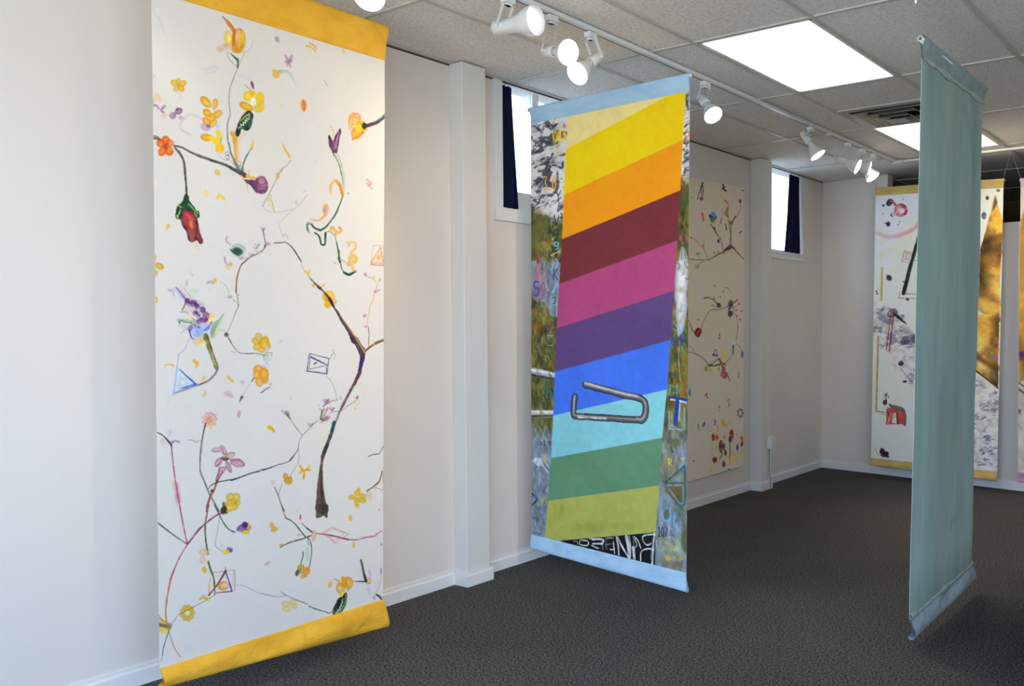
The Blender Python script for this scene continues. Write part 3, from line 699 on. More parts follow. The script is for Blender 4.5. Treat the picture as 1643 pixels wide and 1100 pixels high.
A.view(230, 270, 3.93)
A.L(12, (96, 88, 78), [264, 0, 266, 60, 270, 110, 272, 162], (52, 84, 60)); A.L(5, (60, 50, 50), [258, 0, 260, 40, 266, 90])
A.F((168, 48, 56), [236, 262, 262, 258, 305, 270, 336, 312, 352, 385, 370, 440, 371, 468, 352, 472, 336, 452, 322, 462, 300, 466, 284, 450, 268, 395, 236, 335], e=(96, 30, 50), ew=5, c2=(140, 62, 56))
A.L(26, (228, 70, 80), [272, 290, 300, 320, 302, 360], (226, 110, 40), t=(.7, .8), s=3); A.L(14, (234, 130, 50), [296, 340, 306, 372], s=3); A.L(22, (150, 90, 70), [296, 400, 306, 450], s=3); A.L(6, (60, 24, 36), [330, 310, 336, 380, 330, 456]); A.L(13, (140, 60, 56), [345, 380, 362, 460], s=2); A.L(8, (120, 36, 70), [248, 330, 275, 395, 290, 440], a=.7)
A.F((34, 84, 48), [268, 158, 286, 178, 290, 208, 320, 238, 334, 264, 352, 272, 350, 306, 336, 314, 316, 296, 298, 268, 262, 262, 240, 300, 228, 324, 206, 318, 204, 280, 214, 236, 246, 208, 256, 176], e=(18, 52, 34), ew=5)
A.L(8, (150, 176, 80), [286, 222, 320, 262, 345, 284]); A.L(8, (160, 186, 90), [222, 236, 240, 250, 222, 290]); A.L(9, (196, 206, 110), [214, 296, 216, 318]); A.L(6, (30, 44, 60), [240, 250, 236, 300]); A.L(6, (196, 206, 110), [320, 280, 336, 304]); A.L(5, (16, 50, 34), [270, 170, 268, 256])
A.L(6, (230, 180, 110), [334, 468, 345, 512], t=(1, .4)); A.L(6, (228, 180, 110), [355, 380, 370, 382], a=.7)
A.L(30, (60, 84, 66), [548, -4, 590, 18, 640, 44], (70, 60, 80), t=(.6, 1)); A.L(7, (110, 74, 60), [560, 0, 640, 44]); 
for q in ((600, 8), (622, 14)): A.L(3, GG, [q[0], q[1], q[0] + 8, q[1] - 12, q[0] + 14, q[1] + 4, q[0] + 2, q[1] + 8])
A.L(13, (240, 196, 110), [615, 50, 650, 88, 660, 155], t=(1, .6)); A.L(14, (240, 196, 90), [670, 12, 655, 60], t=(.6, 1)); A.F((118, 70, 110), [636, 68, 690, 72, 728, 55, 712, 150, 680, 110, 650, 92], e=(74, 40, 80)); A.L(26, (234, 180, 110), [655, 48, 690, 62, 730, 68], t=(.7, 1))
A.E(744, 104, 42, 58, -8, (150, 84, 116), (104, 50, 92)); A.E(748, 94, 26, 40, -8, (196, 150, 160), (160, 100, 130)); A.E(742, 145, 34, 12, -8, (120, 60, 110)); A.L(5, (60, 24, 60), [720, 92, 745, 105, 772, 90]); A.L(5, (70, 30, 60), [730, 112, 760, 120]); A.L(7, (130, 70, 110), [716, 70, 708, 120])
A.E(568, 40, 18, 12, 20, (206, 216, 200), None, .6)
A.E(466, 26, 15, 20, -20, (240, 204, 50), (226, 160, 50)); A.L(8, (228, 180, 130), [480, 36, 484, 52], a=.7); A.E(395, 158, 13, 22, -10, (234, 200, 160), (240, 190, 110)); A.L(16, (240, 200, 30), [466, 186, 482, 170, 506, 192]); A.L(4, LA, [505, 195, 520, 220], a=.6); A.E(74, 88, 14, 18, 0, (236, 220, 180), None, .7)
A.E(152, 368, 10, 18, 25, (238, 188, 70), (226, 160, 50))
A.E(62, 572, 16, 34, 15, YE, OR); A.E(98, 616, 30, 20, 20, (226, 176, 60), (200, 150, 50)); A.E(66, 660, 22, 26, 0, (232, 182, 60), (216, 160, 50)); A.E(54, 610, 12, 20, 0, (226, 170, 60)); A.E(75, 826, 14, 21, -20, (238, 190, 60), (220, 156, 40)); A.E(88, 650, 10, 10, 0, LG, None, .5)
A.L(10, MA, [290, 655, 312, 676], a=.7, s=2); A.L(12, (200, 184, 206), [276, 710, 268, 740], a=.7, s=3); A.L(12, (180, 140, 176), [404, 722, 425, 712, 440, 722], a=.8, s=2); A.E(450, 708, 12, 18, 10, YE)
A.E(598, 518, 48, 38, 0, (150, 182, 160), None, .6, 5); A.E(594, 522, 34, 24, 20, (30, 72, 52), (60, 104, 80)); A.L(8, (30, 60, 44), [548, 512, 570, 530, 600, 550]); A.L(5, (140, 170, 150), [560, 490, 600, 478, 640, 505])
A.L(10, (176, 140, 170), [528, 430, 522, 456, 548, 482], a=.8, s=2); A.L(9, (150, 110, 150), [512, 562, 518, 590, 534, 612], a=.8, s=2); A.L(4, LA, [500, 510, 506, 550], a=.5); A.E(550, 604, 13, 16, 0, YE); A.L(9, (230, 190, 100), [515, 615, 540, 635])
A.L(8, (132, 92, 62), [650, 580, 620, 605, 600, 650, 588, 705, 584, 782], t=(.8, 1.2)); A.L(6, (70, 64, 60), [718, 540, 680, 556, 650, 580, 618, 606]); A.L(6, (110, 100, 96), [718, 540, 752, 516, 770, 488, 764, 440, 752, 385])
A.L(5, (120, 104, 92), [586, 782, 596, 830, 600, 868, 585, 900, 566, 950, 545, 1000, 524, 1040], t=(1, .6)); A.L(3, GG, [480, 712, 520, 740, 540, 790, 545, 815], a=.6); A.L(3, GG, [565, 826, 590, 845, 598, 870])
for q in ((752, 380), (716, 484), (706, 502), (676, 546), (610, 566), (642, 570), (780, 478), (540, 812), (724, 530)): A.L(11, MA, [q[0] - 10, q[1] - 8, q[0] + 2, q[1] + 4, q[0] + 14, q[1] - 4], (150, 106, 150), a=.75, s=2.5)
A.E(732, 526, 14, 10, 0, PE, None, .8); A.E(600, 797, 8, 8, 0, YE); A.E(768, 488, 7, 9, 0, (70, 90, 70)); A.E(420, 768, 10, 10, 0, (236, 214, 180), None, .6)
A.E(524, 1048, 14, 13, 0, (44, 84, 50)); A.L(3.5, (60, 74, 60), [532, 1056, 558, 1100]); A.L(9, LA, [480, 1010, 510, 1024], a=.5, s=3)

A.view(255, 450, 5.5)
A.L(40, (190, 196, 222), [100, 80, 160, 80, 215, 140], (150, 150, 210), a=.8, s=6, t=(.6, 1)); A.L(10, (110, 100, 160), [150, 60, 195, 110, 235, 165], a=.9); A.L(16, (156, 150, 146), [85, 82, 120, 100, 130, 130], a=.7, s=3)
A.L(26, (236, 206, 186), [195, 62, 240, 110, 280, 165], a=.8, s=4); A.L(6, (190, 110, 140), [215, 60, 260, 120, 290, 160], a=.7); A.E(300, 105, 30, 42, 10, (190, 212, 184), None, .7, 4); A.L(12, LA, [320, 90, 345, 75, 330, 110], a=.8, s=3)
A.E(330, 240, 90, 60, 30, (222, 196, 190), None, .6, 6); A.E(270, 260, 50, 26, 0, (236, 212, 192), None, .8, 4); A.E(370, 205, 40, 22, 10, (196, 186, 220), None, .6, 4)
A.E(455, 330, 34, 50, 30, (240, 204, 140), None, .9, 5); A.E(280, 350, 44, 40, -20, (240, 212, 160), None, .8, 5)
for q in ((250, 180, 24, 24, 0), (300, 195, 30, 22, 10), (335, 225, 26, 22, 40), (325, 285, 26, 24, 0), (385, 255, 24, 26, 0), (410, 300, 26, 26, 30), (395, 345, 36, 28, -10), (350, 365, 20, 24, 0), (300, 410, 36, 24, -20), (275, 425, 20, 24, 0), (345, 300, 22, 18, 0)):
    A.E(*q, (92, 62, 128), (66, 36, 100), .95, 3, .4)
for q in ((330, 255), (400, 320), (300, 400)): A.E(q[0], q[1], 14, 10, 20, (216, 190, 214), None, .8)
A.dabs(300, 200, 60, 34, 30, [(80, 50, 120), (120, 90, 160), (60, 34, 90), (190, 160, 200), (150, 60, 100)], 9, 12, 30)
A.dabs(350, 320, 60, 70, 46, [(80, 50, 120), (130, 100, 170), (60, 34, 90), (206, 180, 206), (226, 196, 190)], 9, 12, 40)
A.dabs(350, 450, 70, 50, 26, [(120, 150, 220), (180, 200, 236), (90, 110, 190), (206, 206, 226)], 9, 14, -40, .7)
A.L(14, (168, 30, 66), [236, 190, 220, 230, 202, 262], t=(1.2, .5)); A.L(8, (168, 30, 56), [415, 330, 425, 290, 442, 296, 425, 345, 405, 350]); A.L(5, (110, 80, 150), [186, 280, 230, 276, 260, 290])
A.E(345, 450, 70, 55, -20, (150, 180, 226), (180, 196, 226), .9, 5); A.E(400, 410, 44, 36, -20, (168, 190, 226), None, .9, 4); A.L(9, (44, 66, 160), [465, 365, 440, 400, 400, 440]); A.L(8, (60, 80, 170), [448, 410, 420, 446]); A.L(10, (60, 60, 140), [265, 440, 285, 500, 310, 520]); A.L(8, (90, 140, 220), [330, 440, 350, 480]); A.E(350, 410, 14, 10, 0, (110, 84, 170))
A.L(26, (156, 182, 150), [170, 345, 240, 355, 315, 370], a=.8, s=3); A.L(7, (52, 92, 66), [172, 372, 200, 352, 230, 366, 290, 372]); A.L(7, (60, 90, 74), [185, 386, 178, 360]); A.L(26, (190, 198, 194), [190, 395, 240, 405, 270, 410], a=.7, s=5); A.L(8, (160, 160, 180), [195, 462, 230, 432, 260, 424])
A.F((178, 198, 156), [575, 290, 520, 340, 480, 400, 455, 470, 470, 510, 500, 490, 540, 380], a=.85, s=4); A.L(7, (130, 164, 120), [570, 295, 510, 390, 470, 500]); A.L(9, (236, 220, 90), [510, 420, 490, 500]); A.L(22, (150, 160, 196), [470, 380, 465, 440, 460, 490], a=.7, s=4)
for k in range(7): A.L(3.5, (60, 90, 80), [455 + k * 5, 470 - k * 17, 486 + k * 5, 462 - k * 18])
A.E(350, 545, 54, 36, 0, (240, 210, 140), (240, 216, 170), .9, 6); A.E(375, 530, 30, 30, 0, (232, 196, 110), None, .8, 5)
A.E(412, 495, 22, 32, 10, (92, 78, 44)); A.F((150, 144, 70), [400, 480, 432, 480, 470, 600, 500, 680, 526, 760, 515, 790, 490, 770, 460, 690, 425, 590], e=(110, 96, 50), ew=4); A.L(8, (70, 56, 40), [418, 480, 450, 570, 480, 650, 500, 700]); A.L(7, (222, 210, 120), [470, 640, 495, 740])
A.L(20, (134, 110, 112), [518, 780, 490, 830, 440, 880, 380, 908, 300, 935, 220, 965, 130, 995], (168, 146, 158), t=(1, .8)); A.L(5, (80, 64, 70), [516, 790, 470, 850, 400, 902, 300, 940], a=.7); A.L(12, (196, 194, 196), [130, 995, 90, 1040, 70, 1100], (214, 212, 208), a=.8, s=3)
A.L(7, (160, 158, 196), [272, 512, 245, 550, 230, 604, 172, 650, 168, 700, 156, 764], curve=False); A.F((214, 224, 236), [160, 770, 325, 912, 132, 990], a=.6, curve=False)
A.L(14, (150, 190, 230), [160, 768, 148, 860, 130, 990], s=2); A.L(14, (40, 100, 200), [180, 780, 235, 835, 325, 912], t=(.7, 1.3), curve=False); A.L(18, (40, 110, 210), [325, 914, 260, 932, 195, 952], t=(1.2, .6), curve=False); A.L(6, (120, 160, 220), [200, 952, 132, 990])
for k in (.34, .55, .75): A.L(3, (140, 160, 180), [165 + 45 * k, 790 + 100 * k, 300 - 75 * k, 905 - 5 * k, 150 + 45 * k, 970 - 55 * k, 165 + 45 * k, 790 + 100 * k], curve=False, a=.7)
A.L(13, YE, [48, 750, 90, 738, 128, 752], (228, 170, 40)); A.L(26, (236, 178, 50), [310, 706, 338, 730, 326, 770], t=(1.2, .5)); A.E(388, 872, 26, 20, -30, (236, 190, 130), None, .9); A.E(400, 850, 10, 14, 0, (232, 190, 110)); A.L(13, YE, [408, 975, 404, 1002, 388, 1020]); A.E(450, 85, 14, 14, 0, (232, 212, 180), None, .5)
A.L(18, MA, [430, 22, 455, 10, 475, 24], a=.8, s=3); A.L(14, MA, [245, 5, 245, 45], a=.6, s=4); A.L(14, (210, 190, 200), [530, 445, 565, 430, 580, 450], a=.7, s=3)

A.view(420, 270, 3.927)
A.L(5, (150, 154, 120), [135, 0, 105, 45, 75, 105, 45, 165, 20, 210, 5, 240]); A.E(100, 48, 9, 19, -5, YE, OR); A.F((222, 206, 160), [50, 160, 82, 278, 25, 215], a=.6, curve=False); A.L(6, (206, 180, 110), [54, 165, 82, 276])
A.L(3.2, (182, 182, 160), [5, 240, 30, 262, 75, 276, 130, 270, 200, 255], a=.9); A.L(3.2, (190, 172, 120), [195, 262, 235, 232, 262, 200, 286, 165]); A.E(270, 148, 14, 14, 0, (208, 186, 206), None, .7); A.E(218, 215, 9, 16, 0, (200, 176, 200), None, .8); A.E(8, 215, 12, 12, 0, (205, 190, 205), None, .6)
A.L(3, (196, 176, 140), [200, 258, 150, 305, 115, 345, 112, 375, 130, 415, 145, 445]); A.L(12, MA, [132, 426, 148, 412, 164, 438], a=.7, s=3)
A.L(5, (120, 92, 110), [10, 380, 16, 430, 22, 482, 0, 528]); A.E(10, 384, 10, 7, 0, (160, 120, 150)); A.E(32, 474, 12, 10, 0, (190, 160, 180)); A.L(4, PK, [30, 482, 75, 480], a=.7)
A.L(9, (64, 56, 58), [80, 470, 120, 468, 155, 468, 195, 500, 225, 545, 252, 588], (70, 58, 70), t=(.6, 1)); A.L(3.5, (190, 170, 150), [250, 588, 262, 625, 285, 660]); 
A.E(428, 800, 36, 30, 20, (232, 200, 90), (226, 180, 60)); A.E(404, 808, 22, 30, 0, (226, 180, 50)); A.E(452, 835, 24, 20, 20, (230, 196, 90), (222, 170, 60)); A.E(418, 856, 22, 24, 0, (232, 180, 20), (226, 160, 10)); A.E(420, 820, 18, 20, 0, (206, 150, 40))
A.L(13, YE, [272, 645, 296, 668]); A.L(12, YE, [304, 640, 296, 668]); A.E(330, 737, 13, 11, 0, YE, OR); A.L(10, YE, [374, 752, 398, 730])
A.F((72, 52, 64), [288, 672, 300, 676, 330, 712, 375, 748, 405, 782, 440, 822, 470, 880, 500, 930, 545, 990, 580, 1045, 612, 1100, 570, 1100, 545, 1040, 500, 965, 460, 890, 425, 830, 395, 790, 350, 745, 315, 708], e=(46, 30, 46), ew=2.5)
A.L(8, (190, 140, 60), [485, 905, 530, 975, 575, 1040, 608, 1098], t=(.4, 1.6)); A.L(5, (168, 120, 80), [300, 682, 370, 750, 420, 810], a=.7); A.L(9, (60, 40, 110), [530, 1000, 575, 1080], a=.8)
A.L(18, (196, 206, 186), [505, 0, 517, 55, 518, 110, 512, 172], s=1.5); A.L(4, (100, 120, 90), [495, 0, 508, 50, 512, 100]); A.L(9, (66, 84, 60), [512, 175, 492, 230, 466, 290, 430, 340, 405, 370, 372, 390], t=(.8, 1.3))
A.L(13, (60, 90, 64), [372, 390, 335, 375, 312, 350, 292, 348, 288, 372, 298, 402], (80, 110, 84)); A.L(14, (190, 198, 196), [290, 340, 318, 342], a=.8, s=2); A.L(18, (206, 206, 210), [300, 405, 325, 418, 345, 405], a=.8, s=3)
A.L(13, (44, 76, 50), [336, 405, 362, 425, 372, 452, 378, 478, 400, 478, 403, 440, 405, 408], t=(.8, 1.1)); A.L(10, (40, 52, 44), [376, 478, 400, 482]); A.L(4, (90, 96, 80), [405, 408, 416, 398, 438, 402, 462, 425, 474, 465])
A.L(12, (44, 80, 46), [474, 465, 484, 515, 490, 560, 496, 590], t=(.6, 1.2)); A.L(20, (40, 110, 50), [488, 520, 490, 570], t=(.6, .9)); A.L(6, (44, 60, 46), [498, 590, 508, 635, 530, 660]); A.L(17, (52, 110, 60), [520, 655, 552, 668, 592, 648], t=(.9, .9)); A.L(6, (20, 34, 26), [528, 658, 556, 672, 580, 656]); A.L(9, (186, 160, 190), [500, 575, 525, 588, 548, 610], a=.8, s=3)
A.L(24, (232, 184, 90), [436, 160, 438, 105, 465, 76, 492, 100, 510, 168], (222, 150, 50), t=(.5, .8), s=2); A.L(7, (206, 130, 30), [470, 85, 496, 120, 512, 172])
A.E(405, 258, 21, 38, 6, (226, 168, 130), (236, 186, 110)); A.L(13, (234, 170, 100), [408, 290, 375, 320, 345, 328, 304, 318], t=(1.4, .4)); A.E(398, 262, 9, 20, 6, (190, 140, 150), None, .7)
for q in ([438, 395, 440, 375, 456, 374], [452, 380, 472, 400, 466, 420], [470, 400, 490, 405, 504, 385, 492, 374]): A.L(16, (232, 184, 90), q, (222, 160, 70), s=2)
A.L(12, (230, 184, 100), [537, 460, 556, 476, 548, 488]); A.L(16, (234, 190, 100), [565, 462, 590, 470, 594, 498, 578, 518, 562, 536], s=2); A.E(576, 572, 30, 32, 0, (234, 196, 100), (226, 176, 80)); A.E(556, 600, 18, 16, 0, (226, 176, 80)); A.L(20, (232, 184, 130), [566, 590, 578, 640], s=3)
A.L(9, PK, [455, 590, 470, 600], a=.7); A.E(545, 156, 5, 5, 0, (150, 110, 130)); A.L(4, LA, [512, 490, 520, 480], a=.6)
for q in ([664, 70, 690, 90], [690, 96, 672, 112], [684, 116, 696, 128], [662, 96, 684, 100]): A.L(11, (206, 150, 142), q, a=.75, s=3)
A.L(4, (226, 160, 110), [704, 488, 768, 484, 770, 612, 690, 604, 704, 488], curve=False, a=.8); A.L(5, (222, 130, 60), [690, 592, 752, 496, 768, 600, 690, 592], curve=False); A.L(3, (226, 150, 90), [708, 582, 750, 520, 756, 588, 708, 582], curve=False, a=.8); A.L(5, (206, 80, 60), [688, 604, 730, 609, 770, 610]); A.E(740, 560, 10, 17, 0, (238, 190, 40), (226, 150, 40)); A.L(8, (240, 220, 160), [738, 438, 764, 430], a=.8, s=3)
A.L(3.5, (190, 160, 110), [745, 702, 728, 745, 712, 790, 700, 830, 682, 872, 680, 905, 668, 960, 674, 1010]); A.L(5, (120, 84, 84), [674, 1000, 678, 1050, 674, 1100]); A.L(3.5, (176, 140, 140), [655, 676, 690, 690, 715, 705, 722, 722]); A.E(655, 668, 10, 13, -30, (206, 140, 140)); A.E(706, 684, 8, 10, 0, YE, None, .7); A.E(746, 700, 10, 7, -30, (170, 180, 110)); A.E(740, 768, 8, 6, 0, (206, 160, 180))
for q in ((655, 925), (648, 932), (657, 996), (722, 772), (716, 778)): A.E(q[0], q[1], 10, 7, 20, (186, 140, 166), None, .85)
for q in ((706, 735), (708, 818), (690, 850), (684, 886)): A.E(q[0], q[1], 7, 8, 0, (236, 206, 130), None, .8)
A.L(15, (112, 104, 56), [718, 1100, 775, 1078]); A.L(5, (60, 60, 40), [722, 1104, 776, 1084]); A.L(6, MA, [118, 1090, 128, 1078], a=.7)

A.view(230, 540, 3.93)
A.flower(738, 40, 62, 6, (232, 192, 70), (222, 166, 50), (206, 140, 30), 20); A.E(775, 76, 14, 26, 0, LA, None, .8); A.E(770, 180, 26, 14, 0, LA, None, .8); A.E(775, 124, 18, 16, 0, (206, 222, 196), None, .8); A.L(3, (110, 140, 110), [750, 122, 770, 106, 786, 112])
for q in ((724, 208, 30, 32, -10), (764, 224, 24, 24, 0), (714, 238, 22, 28, 0), (734, 282, 28, 34, 10), (770, 272, 18, 26, 0)): A.E(*q, (240, 184, 80), (228, 148, 40))
A.L(4.5, (70, 92, 66), [532, 0, 560, 48, 602, 98, 650, 106, 710, 106, 786, 120]); A.L(3, GG, [755, 120, 765, 150, 786, 172]); A.L(10, (50, 74, 52), [700, 258, 680, 284], t=(1, .5)); A.L(3, (140, 150, 140), [690, 270, 650, 330, 618, 385], a=.8); A.L(18, (64, 74, 50), [622, 380, 604, 415], t=(1, .3)); A.L(3, LA, [604, 415, 600, 470], a=.4)
A.E(604, 488, 10, 23, 5, (206, 140, 150), None, .9); A.F((216, 180, 186), [510, 350, 540, 338, 562, 362, 570, 384, 530, 380, 508, 376], a=.8, s=2.5); A.L(4, (180, 120, 140), [515, 350, 560, 382], a=.6); A.E(626, 287, 15, 13, 30, (206, 180, 204), None, .8); A.L(6, PK, [555, 92, 585, 102], a=.8); A.L(5, LA, [685, 205, 696, 195], a=.6)
A.L(13, YE, [532, 250, 546, 268, 564, 280], (240, 176, 30)); A.L(5, (54, 72, 46), [738, 354, 762, 336, 788, 320])
for k in range(9):
    t_ = k * 2 * PI / 9; A.E(420 + 28 * math.cos(t_), 522 + 28 * math.sin(t_), 24, 13, math.degrees(t_), (232, 186, 170), (222, 150, 140), .85)
A.E(414, 530, 16, 26, 10, (232, 166, 130), None, .9); A.L(4, (206, 110, 90), [392, 545, 410, 515, 425, 500]); A.E(425, 572, 12, 18, 0, (236, 200, 150), None, .8); A.L(6, (190, 130, 160), [405, 480, 440, 488, 462, 520], a=.6)
A.L(8, (92, 104, 88), [392, 545, 380, 600, 366, 680, 360, 760, 360, 840, 378, 890, 412, 975, 440, 1030, 478, 1100], t=(.9, 1.2)); A.L(3, (60, 50, 50), [396, 545, 376, 640, 366, 740], a=.8); A.L(5, (160, 90, 110), [358, 800, 362, 860, 380, 900], a=.6); A.L(3, (110, 110, 110), [285, 650, 312, 652, 334, 666, 350, 655, 370, 656])
A.L(12, (70, 74, 60), [58, 598, 90, 604, 125, 624, 158, 658, 178, 684], t=(.4, 1)); A.E(126, 664, 21, 27, 0, (218, 180, 188), None, .6, 3); A.E(168, 602, 16, 20, 0, (214, 190, 204), None, .6, 3); A.L(14, (156, 110, 160), [178, 668, 200, 656, 226, 664], t=(1, .6), s=2.5); A.L(5, (190, 160, 190), [175, 600, 150, 640], a=.5)
A.L(7, CRI, [178, 690, 184, 760, 194, 840, 205, 920, 220, 1000, 236, 1100], (196, 60, 100)); A.L(24, (196, 80, 120), [205, 930, 215, 985, 220, 1040], a=.65, s=5); A.L(14, (236, 200, 160), [186, 910, 200, 945], a=.7, s=4)
for q in ((468, 712, 42, 18, -14), (506, 716, 17, 36, -28), (550, 748, 34, 18, -22), (595, 796, 46, 27, 14), (540, 820, 15, 40, -22), (474, 792, 19, 32, 32)): A.E(*q, (214, 176, 184), (168, 104, 124), 1, 1.2)
for q in ([440, 722, 490, 722], [500, 700, 512, 740], [530, 762, 620, 815], [528, 770, 600, 778], [535, 790, 548, 850], [505, 770, 462, 815]): A.L(3.5, (140, 76, 100), q, a=.8)
A.E(516, 768, 24, 13, 10, (96, 100, 74), (120, 90, 70)); A.L(4, (226, 200, 110), [500, 768, 520, 748]); A.L(4, (216, 150, 60), [520, 770, 525, 742]); A.L(5, (46, 60, 50), [498, 760, 520, 778, 540, 768])
A.F((206, 158, 160), [484, 818, 530, 818, 512, 850, 490, 880, 466, 918, 456, 905, 470, 860], e=(150, 84, 100)); A.L(8, (180, 190, 206), [516, 816, 508, 845], s=2); A.L(15, (128, 52, 56), [466, 912, 450, 960, 425, 1010, 408, 1060, 402, 1100], (140, 56, 60), t=(.8, 1.1)); A.L(5, (226, 150, 110), [470, 920, 430, 1005, 410, 1080], a=.8); A.E(434, 972, 10, 12, 0, (110, 40, 44))
A.L(8, (56, 60, 66), [412, 956, 432, 935, 470, 918, 520, 906, 570, 898, 620, 882, 680, 860, 735, 846], t=(.8, 1)); A.L(8, (44, 50, 84), [556, 906, 600, 890, 640, 874]); A.L(6, (176, 120, 130), [735, 838, 758, 834]); A.L(8, (44, 50, 50), [755, 840, 790, 828])
for q in ((552, 1010, 30, 26, 0), (588, 1012, 24, 28, 0), (590, 1044, 22, 22, 0), (552, 1060, 40, 34, -20), (530, 1082, 26, 26, 0), (575, 1070, 24, 22, 0)): A.E(*q, (230, 196, 80), (212, 168, 60))
A.L(8, (140, 110, 30), [520, 1090, 560, 1060, 590, 1040], a=.6); A.L(14, (84, 78, 80), [506, 1050, 508, 1080, 500, 1100], a=.9)

A.view(420, 540, 3.927)
A.E(12, 238, 30, 46, 0, (236, 176, 60), (226, 146, 40)); A.E(16, 40, 34, 40, 0, (230, 186, 60), (220, 160, 40)); A.E(34, 76, 16, 20, 0, LA, None, .8); A.E(38, 130, 30, 26, 0, (196, 214, 186), None, .7, 3); A.L(3.5, (96, 130, 96), [10, 130, 25, 104, 60, 100, 62, 118]); A.E(30, 184, 26, 12, 0, LA, None, .7)
A.L(6, MA, [112, 42, 128, 18], a=.7); A.L(5, (54, 70, 50), [0, 350, 25, 330, 50, 316]); A.E(54, 300, 10, 8, 0, PK, None, .8)
A.F((84, 58, 66), [562, 0, 600, 0, 630, 48, 656, 84, 650, 118, 646, 150, 630, 195, 625, 232, 606, 240, 612, 190, 620, 130, 612, 92, 590, 50], e=(60, 40, 66), ew=3)
A.L(11, (196, 150, 80), [592, 0, 622, 50, 652, 100], t=(1, 1)); A.L(18, (62, 40, 110), [632, 122, 630, 170, 618, 215], s=2); A.L(5, (40, 26, 50), [566, 4, 596, 60, 616, 110])
A.L(24, (96, 60, 70), [616, 228, 600, 262, 582, 300], (80, 50, 60), t=(1, .8)); A.L(18, (96, 70, 66), [580, 300, 555, 345, 520, 415, 488, 480], (110, 84, 84), t=(1, .8)); A.L(5, (190, 176, 170), [548, 345, 515, 400, 495, 440]); A.L(16, (150, 120, 120), [492, 470, 478, 505, 462, 545]); A.L(26, (34, 62, 50), [458, 540, 446, 585, 426, 640, 412, 680], t=(.9, 1)); A.L(26, (44, 54, 44), [412, 680, 398, 715, 386, 745]); A.E(452, 550, 10, 22, 12, (30, 80, 66)); A.L(8, (90, 70, 60), [446, 600, 418, 670])
A.F((78, 60, 54), [372, 745, 395, 745, 388, 790, 384, 850, 388, 920, 396, 1000, 416, 1100, 345, 1100, 346, 1010, 350, 930, 362, 850, 374, 790], e=(96, 62, 62), ew=3); A.L(5, (140, 80, 90), [376, 760, 362, 860, 352, 950, 350, 1080]); A.L(9, (52, 50, 44), [376, 880, 378, 980, 388, 1090]); A.L(4, (170, 120, 90), [366, 900, 364, 1080], a=.7)
A.L(10, (128, 104, 60), [655, 88, 690, 58, 730, 36, 774, 16], t=(1.2, .9)); A.L(4, (70, 60, 40), [665, 84, 700, 58, 770, 24]); A.L(4, (150, 100, 90), [674, 0, 676, 60])
A.L(5, (74, 70, 130), [302, 106, 424, 137, 410, 236, 282, 214, 302, 106], curve=False); A.L(3, (110, 110, 170), [294, 112, 288, 216, 405, 228], curve=False, a=.8); A.L(4, (60, 60, 130), [284, 218, 340, 222, 408, 234], curve=False)
A.L(10, (40, 56, 110), [308, 126, 345, 145, 414, 178], curve=False, t=(1, .6)); A.L(5, (120, 120, 140), [414, 178, 296, 205, 306, 128], curve=False); A.L(8, (50, 60, 110), [330, 170, 344, 164]); A.L(5, (90, 90, 120), [408, 186, 408, 228])
A.L(3.5, (96, 100, 100), [415, 175, 422, 150, 436, 125, 446, 108]); A.L(4, (150, 180, 140), [446, 106, 458, 100, 462, 128, 456, 140]); A.E(448, 86, 8, 7, 0, MA, None, .7)
A.L(3.5, (140, 146, 140), [406, 250, 436, 278, 455, 320, 466, 360, 474, 398]); A.L(6, (70, 74, 66), [478, 397, 440, 405, 410, 422, 384, 438], t=(.6, 1)); A.E(498, 386, 7, 14, 0, (206, 176, 200)); A.E(602, 382, 7, 12, 20, (140, 90, 120))
for q in ((410, 402), (398, 408), (440, 456), (412, 512), (306, 556), (380, 462), (402, 520)): A.L(14, (188, 154, 180), [q[0] - 12, q[1] - 8, q[0] + 2, q[1] + 6, q[0] + 12, q[1] - 6], (150, 104, 140), a=.8, s=2.5)
A.L(16, (90, 120, 84), [380, 468, 372, 520], t=(.7, 1)); A.L(10, (190, 140, 90), [415, 450, 395, 490, 385, 515]); A.L(6, (90, 70, 60), [376, 540, 400, 512, 416, 498]); A.L(6, (60, 76, 60), [366, 510, 390, 530])
A.L(4, (120, 96, 90), [356, 524, 325, 550, 290, 585, 262, 615, 240, 645, 230, 690, 228, 715]); A.L(3.5, (96, 88, 78), [256, 622, 225, 585, 195, 545, 175, 510]); A.L(9, (104, 134, 96), [172, 512, 160, 485, 150, 470]); A.L(6, (80, 104, 76), [180, 520, 150, 488, 138, 478]); A.E(130, 468, 12, 8, 0, MA); A.L(5, (110, 140, 100), [170, 500, 168, 468])
A.L(10, (52, 52, 54), [228, 708, 208, 740, 176, 780], t=(.5, .9)); A.L(5, (80, 74, 70), [178, 780, 140, 796, 100, 806, 60, 822]); A.L(8, (40, 46, 56), [62, 820, 35, 830, 2, 838]); A.L(3, (120, 110, 96), [228, 716, 234, 755, 228, 795, 205, 835, 178, 872], a=.9)
A.L(3, (140, 110, 120), [492, 468, 455, 472, 425, 484]); A.L(3.5, (140, 130, 130), [505, 468, 535, 440, 570, 418, 592, 402]); A.L(4, (226, 196, 120), [588, 410, 602, 398, 616, 408, 606, 428, 592, 422, 588, 408]); A.E(588, 450, 7, 5, 0, YE, None, .7)
A.L(22, YE, [44, 570, 60, 578, 76, 598], (222, 160, 30), t=(1.1, .4)); A.E(181, 390, 8, 10, 0, PE, None, .6); A.E(612, 294, 13, 10, 0, (236, 206, 160), None, .7); A.E(650, 340, 9, 11, 0, (236, 210, 160), None, .6); A.E(390, 626, 10, 14, -20, (236, 206, 140), None, .7); A.E(360, 432, 6, 7, 0, YE, None, .7); A.E(715, 52, 12, 6, 0, PE, None, .7)
